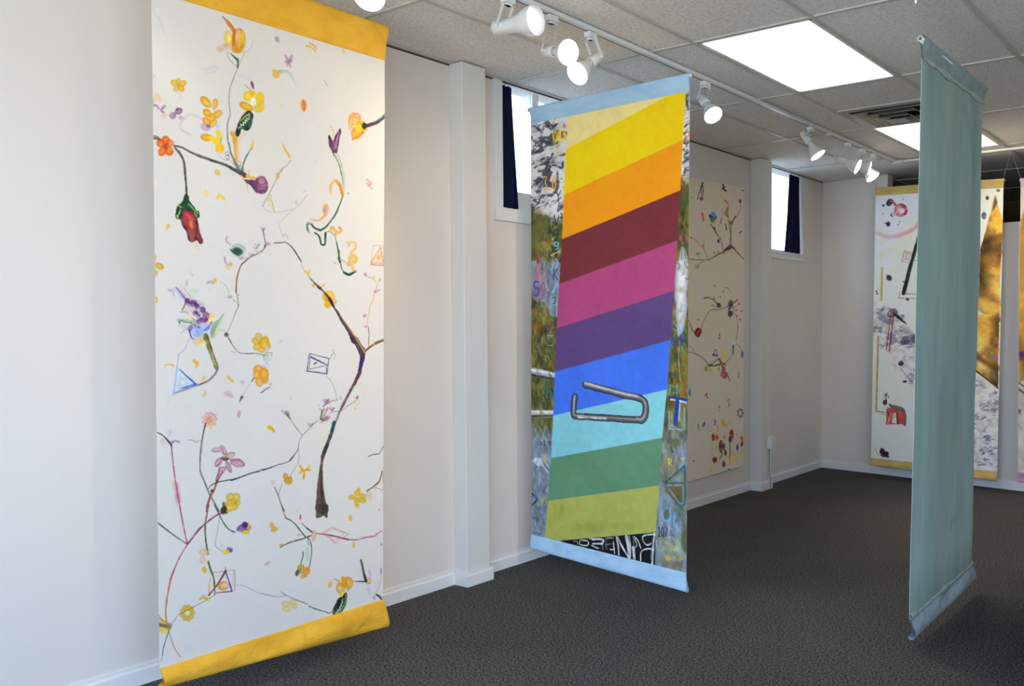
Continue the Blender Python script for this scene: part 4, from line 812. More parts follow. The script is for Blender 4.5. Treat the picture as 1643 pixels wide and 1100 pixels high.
for q in ((150, 880, 16, 22, -20), (165, 910, 26, 20, 10), (178, 902, 14, 24, 0)): A.E(*q, (226, 160, 40), (206, 136, 30))
for q in ([240, 810, 256, 838, 268, 842], [300, 812, 282, 836, 262, 842], [268, 842, 264, 892], [238, 856, 262, 842, 306, 838]): A.L(13, (234, 186, 30), q, (220, 160, 20))
A.L(4, (130, 110, 90), [128, 925, 112, 965, 104, 1002]); A.L(6, (84, 74, 60), [80, 948, 94, 978, 104, 1004, 118, 1045, 142, 1098]); A.E(70, 918, 12, 17, -20, (236, 190, 160), None, .8); A.L(9, (236, 206, 130), [240, 1068, 222, 1096], a=.8)
A.L(4.5, (80, 80, 80), [670, 755, 700, 742, 738, 736, 752, 716, 768, 686]); A.L(10, (150, 104, 50), [760, 845, 748, 890, 735, 920, 700, 948, 665, 972], t=(.5, 1)); A.L(4, (60, 44, 34), [758, 850, 742, 905, 700, 945, 668, 968]); A.L(3, (130, 90, 70), [762, 850, 764, 960, 730, 952, 700, 955], a=.8)
for q in ((566, 1010, 20, 18, 0), (600, 985, 20, 16, 30), (612, 968, 12, 18, 0), (636, 1004, 20, 20, 0), (602, 1040, 16, 32, 10), (635, 1030, 26, 18, 10), (590, 1018, 14, 14, 0)): A.E(*q, (232, 190, 40), (220, 160, 30))
A.E(676, 1006, 24, 32, 0, (206, 186, 190), (226, 196, 120), .7, 4); A.E(755, 1060, 9, 16, 0, (236, 206, 150), None, .6)

A.view(230, 810, 3.793)
A.E(530, 14, 46, 26, -15, (230, 192, 80), (212, 166, 50)); A.E(490, 30, 18, 26, 20, (54, 44, 46)); A.L(8, (70, 60, 56), [492, 8, 484, 44, 512, 48])
A.L(7, (190, 60, 100), [222, 0, 236, 80, 252, 160, 268, 232]); A.L(6, (64, 72, 60), [70, 92, 130, 140, 200, 192, 264, 236], t=(1.2, .8)); A.L(3, (120, 80, 90), [74, 102, 150, 160, 220, 210], a=.8)
A.L(14, (120, 36, 64), [482, 44, 440, 66, 395, 100, 340, 150, 300, 200, 270, 238], (140, 40, 80), t=(.8, .7)); A.L(4, (210, 120, 120), [460, 50, 390, 95, 330, 150], a=.6); A.L(9, (176, 84, 70), [400, 0, 390, 50, 380, 98], (90, 60, 50))
A.L(10, (186, 40, 90), [266, 244, 225, 310, 195, 375, 170, 440, 155, 505], (206, 90, 80), t=(.6, 1.2)); A.L(10, (206, 100, 80), [155, 505, 144, 570, 136, 640, 140, 712], (216, 130, 60), t=(1, .8))
A.L(8, (96, 110, 96), [434, 0, 462, 55, 492, 112, 522, 148, 556, 165], (70, 90, 90), t=(.9, .9)); A.L(9, (96, 110, 60), [380, 98, 378, 160, 384, 230, 396, 300], t=(.9, .9)); A.L(4, (40, 44, 34), [376, 110, 378, 200, 392, 300]); A.L(10, (96, 120, 50), [396, 342, 408, 392, 428, 440, 434, 500, 434, 545], t=(1, .9)); A.L(4, (50, 60, 36), [400, 350, 424, 430, 432, 520])
A.L(3, (120, 126, 110), [466, 62, 456, 140, 440, 220, 442, 252, 482, 280]); A.E(612, 140, 44, 26, -8, (134, 96, 156), (110, 66, 130)); A.E(640, 130, 10, 28, 0, YE); A.E(618, 120, 18, 20, 0, (76, 44, 106)); A.E(620, 165, 26, 12, 0, (232, 190, 40)); A.L(3, (200, 200, 196), [650, 165, 700, 175], a=.6)
A.E(508, 284, 26, 13, -10, (236, 196, 60)); A.E(525, 266, 18, 12, 20, (150, 104, 160)); A.E(534, 276, 10, 12, 0, (110, 66, 120)); A.E(478, 246, 14, 10, 0, (200, 206, 200), None, .7)
A.E(368, 288, 26, 22, 0, (234, 200, 160), (222, 170, 130)); A.E(362, 336, 18, 22, 0, (234, 202, 170), (226, 176, 140)); A.L(7, (226, 176, 120), [375, 295, 405, 272]); A.L(18, (206, 222, 200), [310, 362, 340, 345], a=.7, s=4); A.E(373, 394, 13, 20, -20, (238, 190, 60), (226, 160, 40))
A.L(3, (200, 170, 160), [440, 430, 545, 420, 540, 500, 440, 510], curve=False, a=.6)
A.L(11, (228, 170, 90), [408, 445, 400, 490, 404, 545], s=2, r=.5); A.L(4, (190, 130, 90), [408, 412, 480, 404, 554, 394], curve=False); A.L(4, (170, 130, 120), [554, 394, 560, 450, 556, 525], curve=False); A.L(5, (200, 160, 170), [550, 400, 552, 520], curve=False, a=.7)
A.E(484, 490, 35, 28, -5, (236, 150, 60)); A.E(492, 488, 20, 14, -15, (236, 214, 190)); A.L(13, (124, 40, 56), [500, 400, 478, 440, 440, 498, 398, 548], curve=False, t=(.9, .7)); A.L(9, (76, 56, 120), [500, 400, 518, 455, 540, 524], curve=False, t=(.6, 1)); A.L(8, (206, 110, 90), [444, 534, 490, 528, 540, 524], (80, 50, 120), curve=False); A.L(3, (80, 60, 60), [500, 375, 502, 400])
A.L(4, (150, 110, 60), [434, 546, 390, 575, 310, 616, 220, 662, 190, 700, 168, 722]); A.L(16, (224, 176, 60), [345, 572, 368, 560, 394, 574], s=2.5); A.L(8, (216, 180, 190), [350, 552, 372, 545, 386, 556], a=.7, s=3)
for k in range(9):
    t_ = k * 2 * PI / 9; A.E(268 + 30 * math.cos(t_), 656 + 34 * math.sin(t_), 18, 15, math.degrees(t_), (222, 178, 60), (210, 160, 40), .95)
A.E(268, 656, 16, 14, 0, (236, 222, 190), None, .9, 2); A.L(4, (150, 110, 60), [310, 616, 268, 640, 222, 662])
A.F((232, 200, 90), [82, 650, 100, 700, 150, 715, 168, 728, 160, 765, 120, 782, 92, 760, 84, 700], a=.9, s=3); A.L(20, (120, 100, 60), [88, 726, 120, 732, 165, 742], t=(1.2, .8), s=2); A.L(11, (196, 140, 40), [82, 656, 108, 695, 142, 716], t=(1.4, .6)); A.L(10, (150, 140, 120), [150, 720, 170, 730, 160, 755])
A.L(7, (96, 96, 110), [156, 764, 136, 820, 122, 870, 116, 915], t=(1, .7)); A.L(4, (170, 160, 156), [116, 915, 106, 955]); A.L(6, (190, 130, 70), [142, 718, 156, 770, 175, 830, 195, 880, 226, 922], t=(1, .7)); A.L(12, (236, 220, 170), [218, 822, 205, 862], a=.8, s=3)
A.L(3, (160, 160, 158), [552, 490, 590, 486, 630, 498, 680, 525, 730, 540, 760, 546]); A.L(7, (190, 110, 150), [740, 362, 758, 350], a=.8); A.L(6, PK, [200, 0, 215, 8], a=.6)

A.view(420, 810, 3.791)
A.F((70, 62, 50), [334, -8, 398, -8, 406, 20, 402, 52, 396, 76, 378, 66, 362, 72, 346, 78, 330, 76, 328, 40], e=(90, 70, 56), ew=2.5, s=1.5); A.L(6, (40, 44, 36), [372, 0, 376, 60]); A.L(4, (150, 110, 80), [340, 0, 336, 70], a=.8); A.L(4, (36, 30, 30), [390, 0, 396, 66])
A.L(5, (110, 110, 90), [118, 0, 132, 40, 145, 76]); A.L(7, (70, 70, 60), [146, 78, 180, 95, 212, 125, 240, 162, 266, 194]); A.L(8, (66, 60, 56), [112, 256, 145, 238, 190, 220, 240, 208, 270, 196, 302, 185], t=(.9, .8)); A.E(120, 244, 12, 10, 0, (222, 140, 70)); A.L(5, (120, 80, 130), [242, 108, 275, 140, 305, 165], t=(.7, 1.2)); A.L(7, (60, 44, 40), [275, 140, 308, 164])
A.L(9, (120, 44, 84), [328, 172, 380, 178, 430, 186, 480, 198, 530, 210], (150, 60, 110), t=(.7, 1)); A.L(6, (176, 80, 130), [530, 210, 580, 210, 640, 196, 690, 190], (200, 110, 130)); A.L(7, (206, 110, 120), [690, 190, 706, 172, 732, 156]); A.L(4, (216, 140, 150), [600, 198, 680, 184, 700, 166], a=.8)
A.L(3.6, (216, 130, 110), [370, 168, 430, 135, 530, 176, 446, 230, 370, 168], curve=False); A.L(3, (206, 120, 120), [385, 170, 440, 145, 505, 172, 446, 218, 385, 172], curve=False, a=.8); A.L(7, (232, 180, 150), [360, 168, 420, 138], a=.6, s=2)
A.E(318, 186, 14, 34, 5, (236, 190, 140), (230, 170, 100)); A.L(11, (206, 70, 60), [236, 60, 234, 84], t=(.7, 1)); A.L(6, (236, 200, 120), [232, 88, 236, 104])
A.L(6, (56, 66, 50), [280, 196, 296, 222, 304, 265, 300, 320, 290, 374], t=(.8, 1.1)); A.L(20, (206, 218, 196), [280, 240, 278, 300, 276, 340], a=.7, s=3)
for k in range(7): A.L(2.5, (110, 150, 110), [262 + k * 2, 272 + k * 11, 286 + k, 258 + k * 12], a=.8)
A.L(7, (60, 66, 50), [252, 286, 250, 312, 236, 355], t=(1.2, .6)); A.L(5, (110, 140, 100), [278, 205, 286, 240])
A.E(238, 388, 22, 30, 10, (216, 176, 60), (176, 140, 50)); A.E(216, 412, 12, 20, 20, (84, 76, 60)); A.E(268, 408, 22, 36, 30, (240, 170, 70), (228, 140, 40)); A.E(246, 436, 12, 14, 0, (240, 180, 80)); A.L(4, (206, 110, 30), [280, 384, 260, 430]); A.L(5, (90, 70, 30), [240, 380, 232, 400])
for q in ((62, 125, 14, 22, -20), (80, 146, 20, 14, 0), (68, 155, 16, 10, 0)): A.E(*q, (236, 176, 60), (228, 160, 60))
A.E(226, 180, 12, 9, 0, PE); A.E(540, 78, 10, 20, 0, (234, 186, 50), (226, 170, 50)); A.E(560, 242, 10, 20, 5, (234, 190, 80), None, .9); A.E(582, 6, 10, 13, 0, YE); A.E(36, 352, 16, 9, -30, (206, 160, 196), None, .9); A.L(10, (232, 214, 170), [232, 12, 216, 38], a=.6, s=3); A.E(716, 28, 5, 7, 0, (206, 160, 130)); A.E(728, 240, 4, 7, 0, (190, 90, 60))
A.L(3, (130, 130, 132), [0, 536, 45, 548, 95, 556, 148, 548]); A.L(5, (110, 104, 106), [114, 526, 150, 548, 200, 572, 278, 602], t=(.6, 1)); A.L(5, (70, 62, 66), [286, 614, 330, 632, 380, 646, 410, 656, 440, 640], t=(1.1, .7))
for q in ((145, 600, 26, 20, 0), (190, 592, 26, 20, 0), (150, 632, 26, 18, 0), (196, 615, 22, 16, 20)): A.E(*q, (232, 208, 130), (222, 190, 100), .85)
A.L(8, (232, 196, 120), [470, 464, 440, 446, 425, 460, 410, 496], a=.9); A.E(415, 484, 13, 18, 10, (234, 184, 90)); A.L(4, (150, 130, 90), [445, 450, 475, 466])
A.E(525, 472, 34, 36, 0, (240, 184, 70), (228, 148, 30)); A.E(500, 462, 14, 30, -20, (230, 150, 40)); A.E(478, 505, 28, 34, 0, (238, 176, 70), (228, 150, 40)); A.E(476, 510, 12, 12, 0, (236, 220, 190)); A.E(490, 540, 14, 24, 5, (240, 206, 90), (232, 180, 60)); A.L(4, (206, 120, 20), [512, 450, 518, 490])
A.F((30, 34, 22), [470, 562, 492, 555, 512, 530, 520, 545, 514, 596, 492, 640, 462, 664, 430, 670, 434, 630, 452, 590], e=(20, 30, 20), ew=2); A.L(14, (110, 170, 70), [512, 545, 508, 590, 484, 635, 450, 662], t=(.7, 1), s=1.5); A.L(6, (60, 120, 50), [516, 552, 508, 602, 486, 640]); A.L(5, (40, 90, 90), [520, 520, 535, 505]); A.L(5, (236, 236, 226), [494, 570, 488, 584, 494, 592, 482, 602, 486, 612, 474, 620, 476, 632, 462, 636, 464, 648, 450, 652], curve=False); A.L(8, (120, 180, 80), [436, 640, 432, 668])
A.L(17, (84, 76, 44), [604, 334, 614, 380, 624, 425, 636, 462], t=(.8, 1)); A.L(5, (40, 36, 26), [612, 350, 632, 460]); A.L(7, (40, 44, 34), [638, 464, 600, 464, 568, 464], t=(1.2, .4)); A.E(656, 458, 14, 15, 0, (236, 196, 110), (226, 170, 80)); A.L(16, (206, 176, 206), [656, 400, 660, 430, 650, 445], a=.7, s=3); A.L(20, (206, 186, 206), [648, 505, 656, 535], a=.7, s=4); A.L(7, (170, 140, 180), [640, 478, 660, 476])
A.L(12, (206, 180, 200), [728, 385, 722, 440, 715, 480], (232, 200, 160), a=.8, s=3); A.L(14, (230, 196, 160), [725, 450, 708, 510, 690, 540], a=.8, s=3); A.E(684, 562, 8, 14, 0, (180, 150, 190), None, .8); A.L(9, (30, 54, 44), [698, 544, 716, 556, 730, 574]); A.L(7, (170, 130, 180), [722, 388, 728, 420], a=.8)
A.mottle(0.015)

b1 = thing('hanging_banner', (B1X, (tl[1] + tr[1]) / 2, 0.05), 'white banner painted with blossoms and bare twigs, yellow hems, nearest the left wall', 'banner', 'painted banners hanging from the ceiling')
tag(sheet('painted_canvas', A, 'blossom_painting', b1, (214, 208, 196), 0.005, 5), 'off-white sheet with loose flowers, buds and branching twigs')
M_YHEM = cloth('yellow_hem_cloth', (236, 180, 56), (224, 164, 44))
to = P3(621, 42, NX, B1X); top_z = to[2]
hr = P3(620, 1006.5, NX, B1X); hl = P3(256, 1107, NX, B1X)
hem('top_hem', tl, tr, (B1X, tl[1] - 0.005, top_z), (B1X, to[1], top_z), (1, 0, 0), M_YHEM, b1, 0.014, 0.006, 4, seam=0.001)
hem('bottom_hem', bl, br, (B1X, hl[1], hl[2] + 0.008), (B1X, hr[1], hr[2] + 0.004), (1, 0, 0), M_YHEM, b1, 0.016, 0.008, 9, billow=0.02, seam=0.001)


def rod(parent, p, q, r=0.0105):
    p = Vector(p); q = Vector(q); d = (q - p).normalized(); a = p - d * 0.012; b_ = q + d * 0.012
    L_ = (b_ - a).length
    m_ = MB(); m_.lathe(a, d, [(0, r * .72), (0, r), (L_, r), (L_, r * .72), (L_ - 0.03, r * .7)]); m_.lathe(a, d, [(0.03, r * .7), (0, r * .72)])
    o = under(m_.build('hanging_rod', M_PIPE), parent); return o


def cords(parent, pairs, r=0.0012):
    for p, q in pairs: under(MB().tube([p, q], r, 6).build('hanging_cord', M_CORD), parent)


rod(b1, (B1X, tl[1], top_z - 0.012), (B1X, to[1] - 0.008, top_z - 0.012), 0.0095)
hk = P3(637, 17, (0, 0, 1), H)
cords(b1, [((B1X, to[1] - 0.002, top_z - 0.003), (hk[0], hk[1], H + 0.002)), ((B1X, tl[1] + 0.01, top_z - 0.003), (hk[0], tl[1] - 0.06, H + 0.002))])

# ------------------------------------------------------------------ banner 2: rainbow bands over rocks
NY = (0, 1, 0); B2Y = 3.95
tl = P3(852, 199, NY, B2Y); tr = P3(1106.5, 146, NY, B2Y); bl = P3(853, 857, NY, B2Y); br = P3(1101, 918.5, NY, B2Y)
R = Painting(tl, tr, bl, br, 330, 800, (172, 172, 168), gain=1.2, seed=31)
# rocks (top), foliage and slate washes for the two side strips, from layered noise
ny, nx = R.ny, R.nx
yy = np.linspace(0, 1, ny)[:, None]; xx = np.linspace(0, 1, nx)[None]
n1_ = vnoise(ny, nx, 20, 41, 4, (1.0, 0.55)); n2_ = vnoise(ny, nx, 34, 42, 4); n3_ = vnoise(ny, nx, 12, 43, 4, (.7, 1.6)); n4_ = vnoise(ny, nx, 60, 44, 4)
rock = np.array([206, 202, 196]) / 255. * (0.86 + 0.28 * n2_[..., None])
dark = np.clip((n1_ - 0.535) * 13, 0, 1)[..., None] * 0.85
rock = rock * (1 - dark) + np.array([56, 58, 66]) / 255. * dark
fol = np.array([92, 88, 42]) / 255. * (0.2 + 1.6 * n3_[..., None]); q = np.clip((n2_ - 0.52) * 8, 0, 1)[..., None]
fol = fol * (1 - q * .75) + np.array([62, 74, 40]) / 255. * q * .75; q = np.clip((n4_ - 0.56) * 9, 0, 1)[..., None]; fol = fol * (1 - q * .5) + np.array([150, 104, 30]) / 255. * q * .5
sla = np.array([122, 132, 140]) / 255. * (0.7 + 0.6 * n3_[..., None])
def band(v): return np.clip(v, 0, 1)[..., None]
wob = (n4_ - .5) * .12
left = (xx < .6) * 1.0
rk = band((0.245 + wob - yy) * 30 * left + (0.215 + wob - yy) * 30 * (1 - left))
sl_ = band((np.abs(yy + wob - 0.375) < 0.055) * left) + band(((yy + wob * .4) - 0.72) * 30) * left[..., None]
sl_ = sl_ + band(((yy + wob) - 0.66) * 20) * (1 - left[..., None]) * (0.55 + 0.45 * band((n2_ - .42) * 8))
sl_ = np.clip(sl_, 0, 1)
R.img = fol * (1 - sl_) + sla * sl_; R.img = R.img * (1 - rk) + rock * rk
R.view(840, 160, 4.583)
DKR = (44, 46, 54)
RK = [(60, 62, 72), (96, 98, 104), (40, 42, 50), (226, 222, 214), (150, 150, 150), (206, 202, 198)]
for q in ((100, 200, 50, 34, 26), (220, 190, 50, 40, 20), (120, 320, 60, 60, 34), (230, 330, 40, 60, 14), (130, 460, 70, 60, 40), (240, 470, 50, 50, 22), (110, 620, 50, 60, 22), (240, 600, 40, 60, 12), (120, 750, 60, 50, 30), (240, 800, 50, 120, 34), (200, 940, 40, 90, 20)):
    R.dabs(q[0], q[1], q[2], q[3], q[4], RK, 9, 16, -30, .75)
for q in ([62, 190, 95, 205, 135, 240], [180, 190, 205, 215, 240, 185], [60, 400, 110, 375, 150, 300, 185, 320], [80, 500, 120, 480, 180, 460, 215, 400], [95, 450, 150, 430], [180, 530, 215, 480, 280, 500, 290, 460], [55, 790, 110, 760, 130, 710, 210, 700], [75, 630, 100, 615], [265, 410, 300, 400], [190, 870, 190, 940, 210, 980], [60, 940, 70, 900]):
    R.L(15, DKR, q, a=.85, s=2, t=(.6, 1.3), r=.6)
R.F((112, 104, 48), [60, 920, 110, 860, 170, 850, 190, 900, 180, 980, 210, 1030, 200, 1120, 60, 1120], a=.95, s=4, e=(84, 90, 50))
R.L(4, (236, 226, 120), [225, 225, 300, 215], a=.8); R.F((232, 190, 70), [210, 235, 305, 215, 308, 300, 218, 322], a=.85, curve=False); R.text('VOK', 222, 240, 84, 50, (90, 80, 70), 7, rise=.15)
R.L(7, (240, 190, 60), [225, 150, 250, 155]); R.text('A', 290, 175, 26, 30, (214, 90, 40), 8); R.text('1.', 240, 325, 50, 65, (232, 170, 40), 8); R.text('0', 272, 322, 34, 60, (206, 206, 206), 6)
R.text('<', 118, 590, 40, 60, (150, 150, 146), 5); R.text('3.0', 148, 566, 96, 96, (232, 160, 50), 9); R.L(18, (90, 90, 92), [250, 540, 248, 620]); R.text('Y', 236, 668, 50, 85, (70, 76, 70), 8); R.L(9, (90, 90, 96), [262, 760, 250, 820, 285, 790]); R.text('V', 222, 850, 50, 80, (58, 56, 56), 9); R.text('9', 212, 955, 62, 80, (36, 66, 50), 9); R.text('g', 220, 1040, 54, 60, (120, 190, 214), 8)
R.view(840, 390, 4.583)
R.F((136, 124, 60), [100, -10, 210, -10, 195, 60, 160, 120, 125, 80], a=.95, s=4); R.L(12, DKR, [205, 20, 215, 60, 180, 120], a=.8, r=.5); R.L(9, (236, 236, 230), [200, 90, 262, 60], a=.8)
R.L(7, (200, 50, 60), [92, 40, 105, 90, 114, 150]); R.F((206, 44, 60), [96, 120, 124, 115, 116, 158], curve=False); R.text('30', 82, 170, 88, 90, (214, 90, 110), 10, rise=-.1); R.L(10, (220, 100, 60), [85, 240, 110, 262]); R.text('5', 74, 285, 50, 100, (92, 60, 140), 13); R.text('0', 120, 290, 55, 95, (190, 60, 120), 10); R.text('.', 108, 290, 40, 95, (190, 60, 120), 9)
R.text('K', 215, 190, 50, 78, (44, 76, 130), 9); R.L(14, (120, 160, 230), [240, 120, 252, 150, 236, 178]); R.L(14, (130, 170, 236), [215, 360, 245, 300]); R.L(8, (40, 96, 80), [216, 400, 236, 400, 232, 440, 215, 444]); R.L(6, (206, 60, 50), [120, 410, 118, 520]); R.L(6, (206, 60, 50), [110, 438, 130, 436]); R.L(9, (50, 90, 66), [232, 460, 228, 560])
R.text('50', 172, 580, 62, 68, (96, 40, 110), 7); R.text('[', 175, 680, 55, 70, (150, 170, 190), 5); R.text('9', 180, 770, 40, 70, (40, 100, 80), 8); R.L(9, (40, 110, 84), [168, 850, 185, 840, 190, 905]); R.L(5, (150, 210, 120), [165, 830, 168, 880])
R.L(58, (160, 160, 160), [55, 944, 230, 978], (172, 172, 172), s=1.5, r=.1, curve=False); R.L(14, (222, 222, 222), [55, 930, 230, 962], s=2.5, curve=False); R.L(16, (46, 46, 50), [55, 966, 230, 1000], s=2, curve=False); R.text('S', 160, 1010, 44, 30, (40, 110, 84), 8); R.L(10, (40, 100, 90), [180, 1035, 182, 1100])
R.view(840, 620, 4.583)
R.L(16, (44, 110, 96), [172, -10, 174, 50]); R.L(14, (44, 110, 96), [172, 40, 196, 30, 204, 60, 206, 100])
R.L(50, (176, 176, 174), [55, 196, 222, 200], s=1.5, r=.1, curve=False); R.L(14, (216, 216, 214), [55, 184, 222, 186], s=2.5, curve=False); R.L(13, (44, 44, 46), [55, 216, 222, 214], s=2, curve=False)
R.F((96, 96, 44), [60, 235, 215, 230, 195, 290, 155, 330, 110, 290], a=.9, s=6); R.L(6, (190, 214, 170), [110, 290, 130, 320, 150, 370], a=.6)
R.text('>1:', 120, 398, 70, 34, (30, 34, 38), 6); R.text('.8', 150, 400, 60, 30, (40, 44, 48), 5); R.F((206, 206, 206), [62, 540, 110, 525, 160, 560, 185, 600, 180, 635, 130, 580, 90, 590], a=.8, s=3); R.L(9, (50, 50, 56), [150, 565, 185, 615]); R.L(8, (60, 64, 70), [70, 560, 100, 590]); R.text('8', 138, 496, 34, 55, (230, 176, 50), 8)
R.text('E', 95, 620, 34, 40, (140, 160, 60), 5); R.text('K', 145, 725, 40, 70, (60, 70, 70), 6); R.L(10, (26, 30, 36), [62, 785, 104, 830, 60, 872], curve=False); R.text('90', 112, 812, 64, 60, (170, 180, 50), 6); R.E(96, 920, 10, 14, 0, (110, 140, 70)); R.E(98, 975, 12, 16, 0, (70, 100, 60)); R.L(5, (50, 60, 70), [70, 1070, 130, 1085])
# right strip
R.view(1040, 130, 4.07)
for q in ((258, 130, 18, 60, 20), (255, 270, 16, 50, 14), (248, 500, 22, 60, 22), (245, 590, 22, 60, 18)): R.dabs(q[0], q[1], q[2], q[3], q[4], RK, 7, 12, -40, .8)
R.view(0, 0, 1)
FO = [(60, 70, 36), (120, 112, 44), (150, 110, 36), (48, 56, 40), (96, 104, 60), (130, 136, 130)]
for q in ((870, 400, 12, 30, 40), (866, 520, 14, 40, 60), (868, 570, 14, 30, 50), (866, 640, 12, 28, 40), (884, 560, 8, 50, 20), (1098, 380, 6, 60, 40), (1096, 560, 10, 60, 60), (1090, 620, 14, 30, 40), (1084, 720, 16, 60, 50), (1080, 790, 16, 30, 30)): R.dabs(q[0], q[1], q[2], q[3], q[4], FO, 3.2, 4.5, 80, .65)
SL = [(100, 112, 124), (150, 160, 168), (84, 92, 100), (176, 184, 190)]
for q in ((876, 460, 20, 40, 40), (868, 720, 14, 50, 60), (864, 800, 12, 50, 50), (1086, 840, 16, 40, 40), (1080, 690, 18, 30, 30), (894, 600, 4, 60, 14)): R.dabs(q[0], q[1], q[2], q[3], q[4], SL, 3, 5, 85, .55)
R.view(1040, 130, 4.07)
for q in ([255, 90, 250, 130, 262, 185], [240, 300, 255, 285, 270, 275], [235, 500, 240, 480, 265, 465], [228, 530, 245, 520], [235, 600, 245, 575]): R.L(13, DKR, q, a=.85, s=2, r=.5)
R.text('2', 242, 328, 30, 60, (222, 90, 30), 6.5, rise=-.1); R.text('3', 222, 662, 28, 62, (150, 40, 40), 6); R.text('.', 247, 662, 24, 62, (150, 40, 40), 6); R.L(6, (190, 40, 50), [268, 690, 270, 720]); R.text('4', 200, 1000, 32, 60, (190, 44, 90), 7); R.text('.0', 222, 995, 60, 60, (190, 44, 90), 6)
R.view(1030, 390, 4.075)
R.F((204, 200, 196), [240, 100, 255, 35, 268, 20, 285, 45, 300, 110, 304, 200, 296, 330, 292, 440, 280, 520, 255, 600, 232, 600, 222, 500, 216, 380, 216, 220, 225, 140], s=2, e=(150, 152, 156), ew=7)
for q in ([262, 35, 258, 110], [275, 40, 285, 100], [235, 130, 248, 150, 232, 175], [278, 120, 285, 150, 300, 165], [285, 228, 308, 245], [292, 310, 292, 350], [222, 380, 218, 440]): R.L(6, (60, 64, 72), q, a=.85)
R.text('Su', 208, 500, 70, 66, (120, 150, 190), 6, rise=-.4); R.text('6', 190, 605, 30, 62, (50, 70, 170), 8); R.text('.0', 208, 600, 62, 66, (50, 70, 170), 7); R.L(6, (190, 190, 190), [246, 640, 240, 750, 250, 900], a=.6); R.text('7.', 170, 925, 50, 60, (70, 160, 160), 7); R.text('11', 200, 930, 36, 50, (90, 170, 160), 6)
R.view(1030, 620, 3.235)
R.L(22, (30, 60, 130), [146, 56, 236, 76], curve=False); R.L(10, (214, 214, 220), [150, 66, 228, 82], curve=False, a=.9); R.L(22, (30, 60, 130), [182, 76, 174, 190], curve=False); R.L(7, (160, 190, 220), [196, 90, 190, 180], a=.8)
R.L(4, (120, 190, 200), [140, 130, 140, 220, 220, 222, 218, 110], curve=False, a=.9); R.L(6, (140, 160, 210), [160, 205, 220, 245, 200, 290], a=.6); R.E(176, 290, 26, 20, 0, (88, 96, 50), None, .8, 4); R.text('R', 136, 376, 24, 34, (220, 190, 60), 5); R.L(6, (200, 180, 60), [200, 376, 222, 372])
R.L(9, (56, 84, 74), [118, 500, 222, 410, 222, 500, 118, 500], curve=False); R.L(8, (56, 96, 90), [120, 500, 128, 545, 195, 620, 222, 610, 222, 500], curve=False); R.F((112, 84, 36), [130, 520, 210, 520, 205, 600, 160, 580], a=.9, s=4); R.L(6, (90, 150, 190), [140, 530, 205, 610, 214, 520])
R.L(8, (120, 170, 210), [128, 630, 108, 660, 118, 695, 145, 690, 146, 640]); R.E(128, 660, 16, 26, 0, (90, 96, 56), None, .9, 3); R.L(8, (110, 170, 190), [168, 650, 166, 720, 185, 735]); R.L(7, (90, 130, 90), [170, 650, 205, 645, 205, 690, 175, 700], curve=False); R.text('10', 82, 728, 36, 48, (30, 34, 60), 5); R.L(4, (40, 40, 60), [118, 725, 130, 740, 122, 772])
R.E(160, 850, 70, 60, 0, (170, 172, 150), None, .7, 10); R.E(140, 890, 18, 12, 0, (190, 160, 60), None, .8, 3); R.E(200, 890, 16, 10, 0, (190, 160, 60), None, .8, 3); R.E(150, 840, 40, 24, 0, (186, 184, 120), None, .6, 6); R.E(224, 800, 20, 60, 0, (84, 90, 44), None, .9, 4); R.L(5, (210, 170, 110), [120, 785, 150, 778], a=.8); R.L(5, (200, 160, 130), [205, 945, 232, 955], a=.7)
# bands, each edge surveyed at the left and the right side of the tapering field
R.view(0, 0, 1)
edges = [((912, 183), (1101, 143)), ((907.8, 239.5), (1079, 151)), ((904.4, 312.7), (1095.7, 223.7)), ((901.8, 383.6), (1091.6, 305)), ((897, 455.5), (1086.7, 385.5)),
         ((893, 526.4), (1081.5, 466)), ((890.6, 595.8), (1076, 545)), ((887.6, 666.3), (1070, 624.4)), ((884.3, 734.6), (1062.5, 702)), ((878.8, 802.9), (1057.8, 778.3)), ((875, 861.6), (1052, 853.3))]
cols = [(226, 204, 132), (232, 194, 8), (240, 146, 16), (112, 46, 50), (166, 66, 112), (88, 64, 112), (64, 108, 212), (126, 190, 194), (92, 134, 98), (166, 166, 78)]
for i, cc in enumerate(cols):
    a0, a1 = edges[i]; b0, b1_ = edges[i + 1]
    if i == 0: poly = [912, 183, 1080, 150, b0[0], b0[1]]
    elif i == 1: poly = [a0[0], a0[1], 1079, 149.5, 1100.3, 144, b1_[0], b1_[1], b0[0], b0[1]]
    else: poly = [a0[0], a0[1], a1[0], a1[1], b1_[0], b1_[1], b0[0], b0[1]]
    if i == 9: poly = [a0[0], a0[1], a1[0], a1[1], 1052, 853.3, 898, 866.5, 874.5, 863]
    R.F(cc, poly, a=1, s=0.8, r=0, curve=False, flat=True)
    if i == 9:
        R.F((150, 150, 60), [930, 835, 1000, 838, 1030, 845, 980, 856, 920, 850], a=.5, s=10); R.F((150, 150, 56), [885, 808, 905, 810, 900, 830], a=.5, s=8)
R.F((20, 19, 20), [898, 867, 1052, 853.6, 1051, 910, 1000, 905], a=1, s=.8, r=0, curve=False, flat=True)
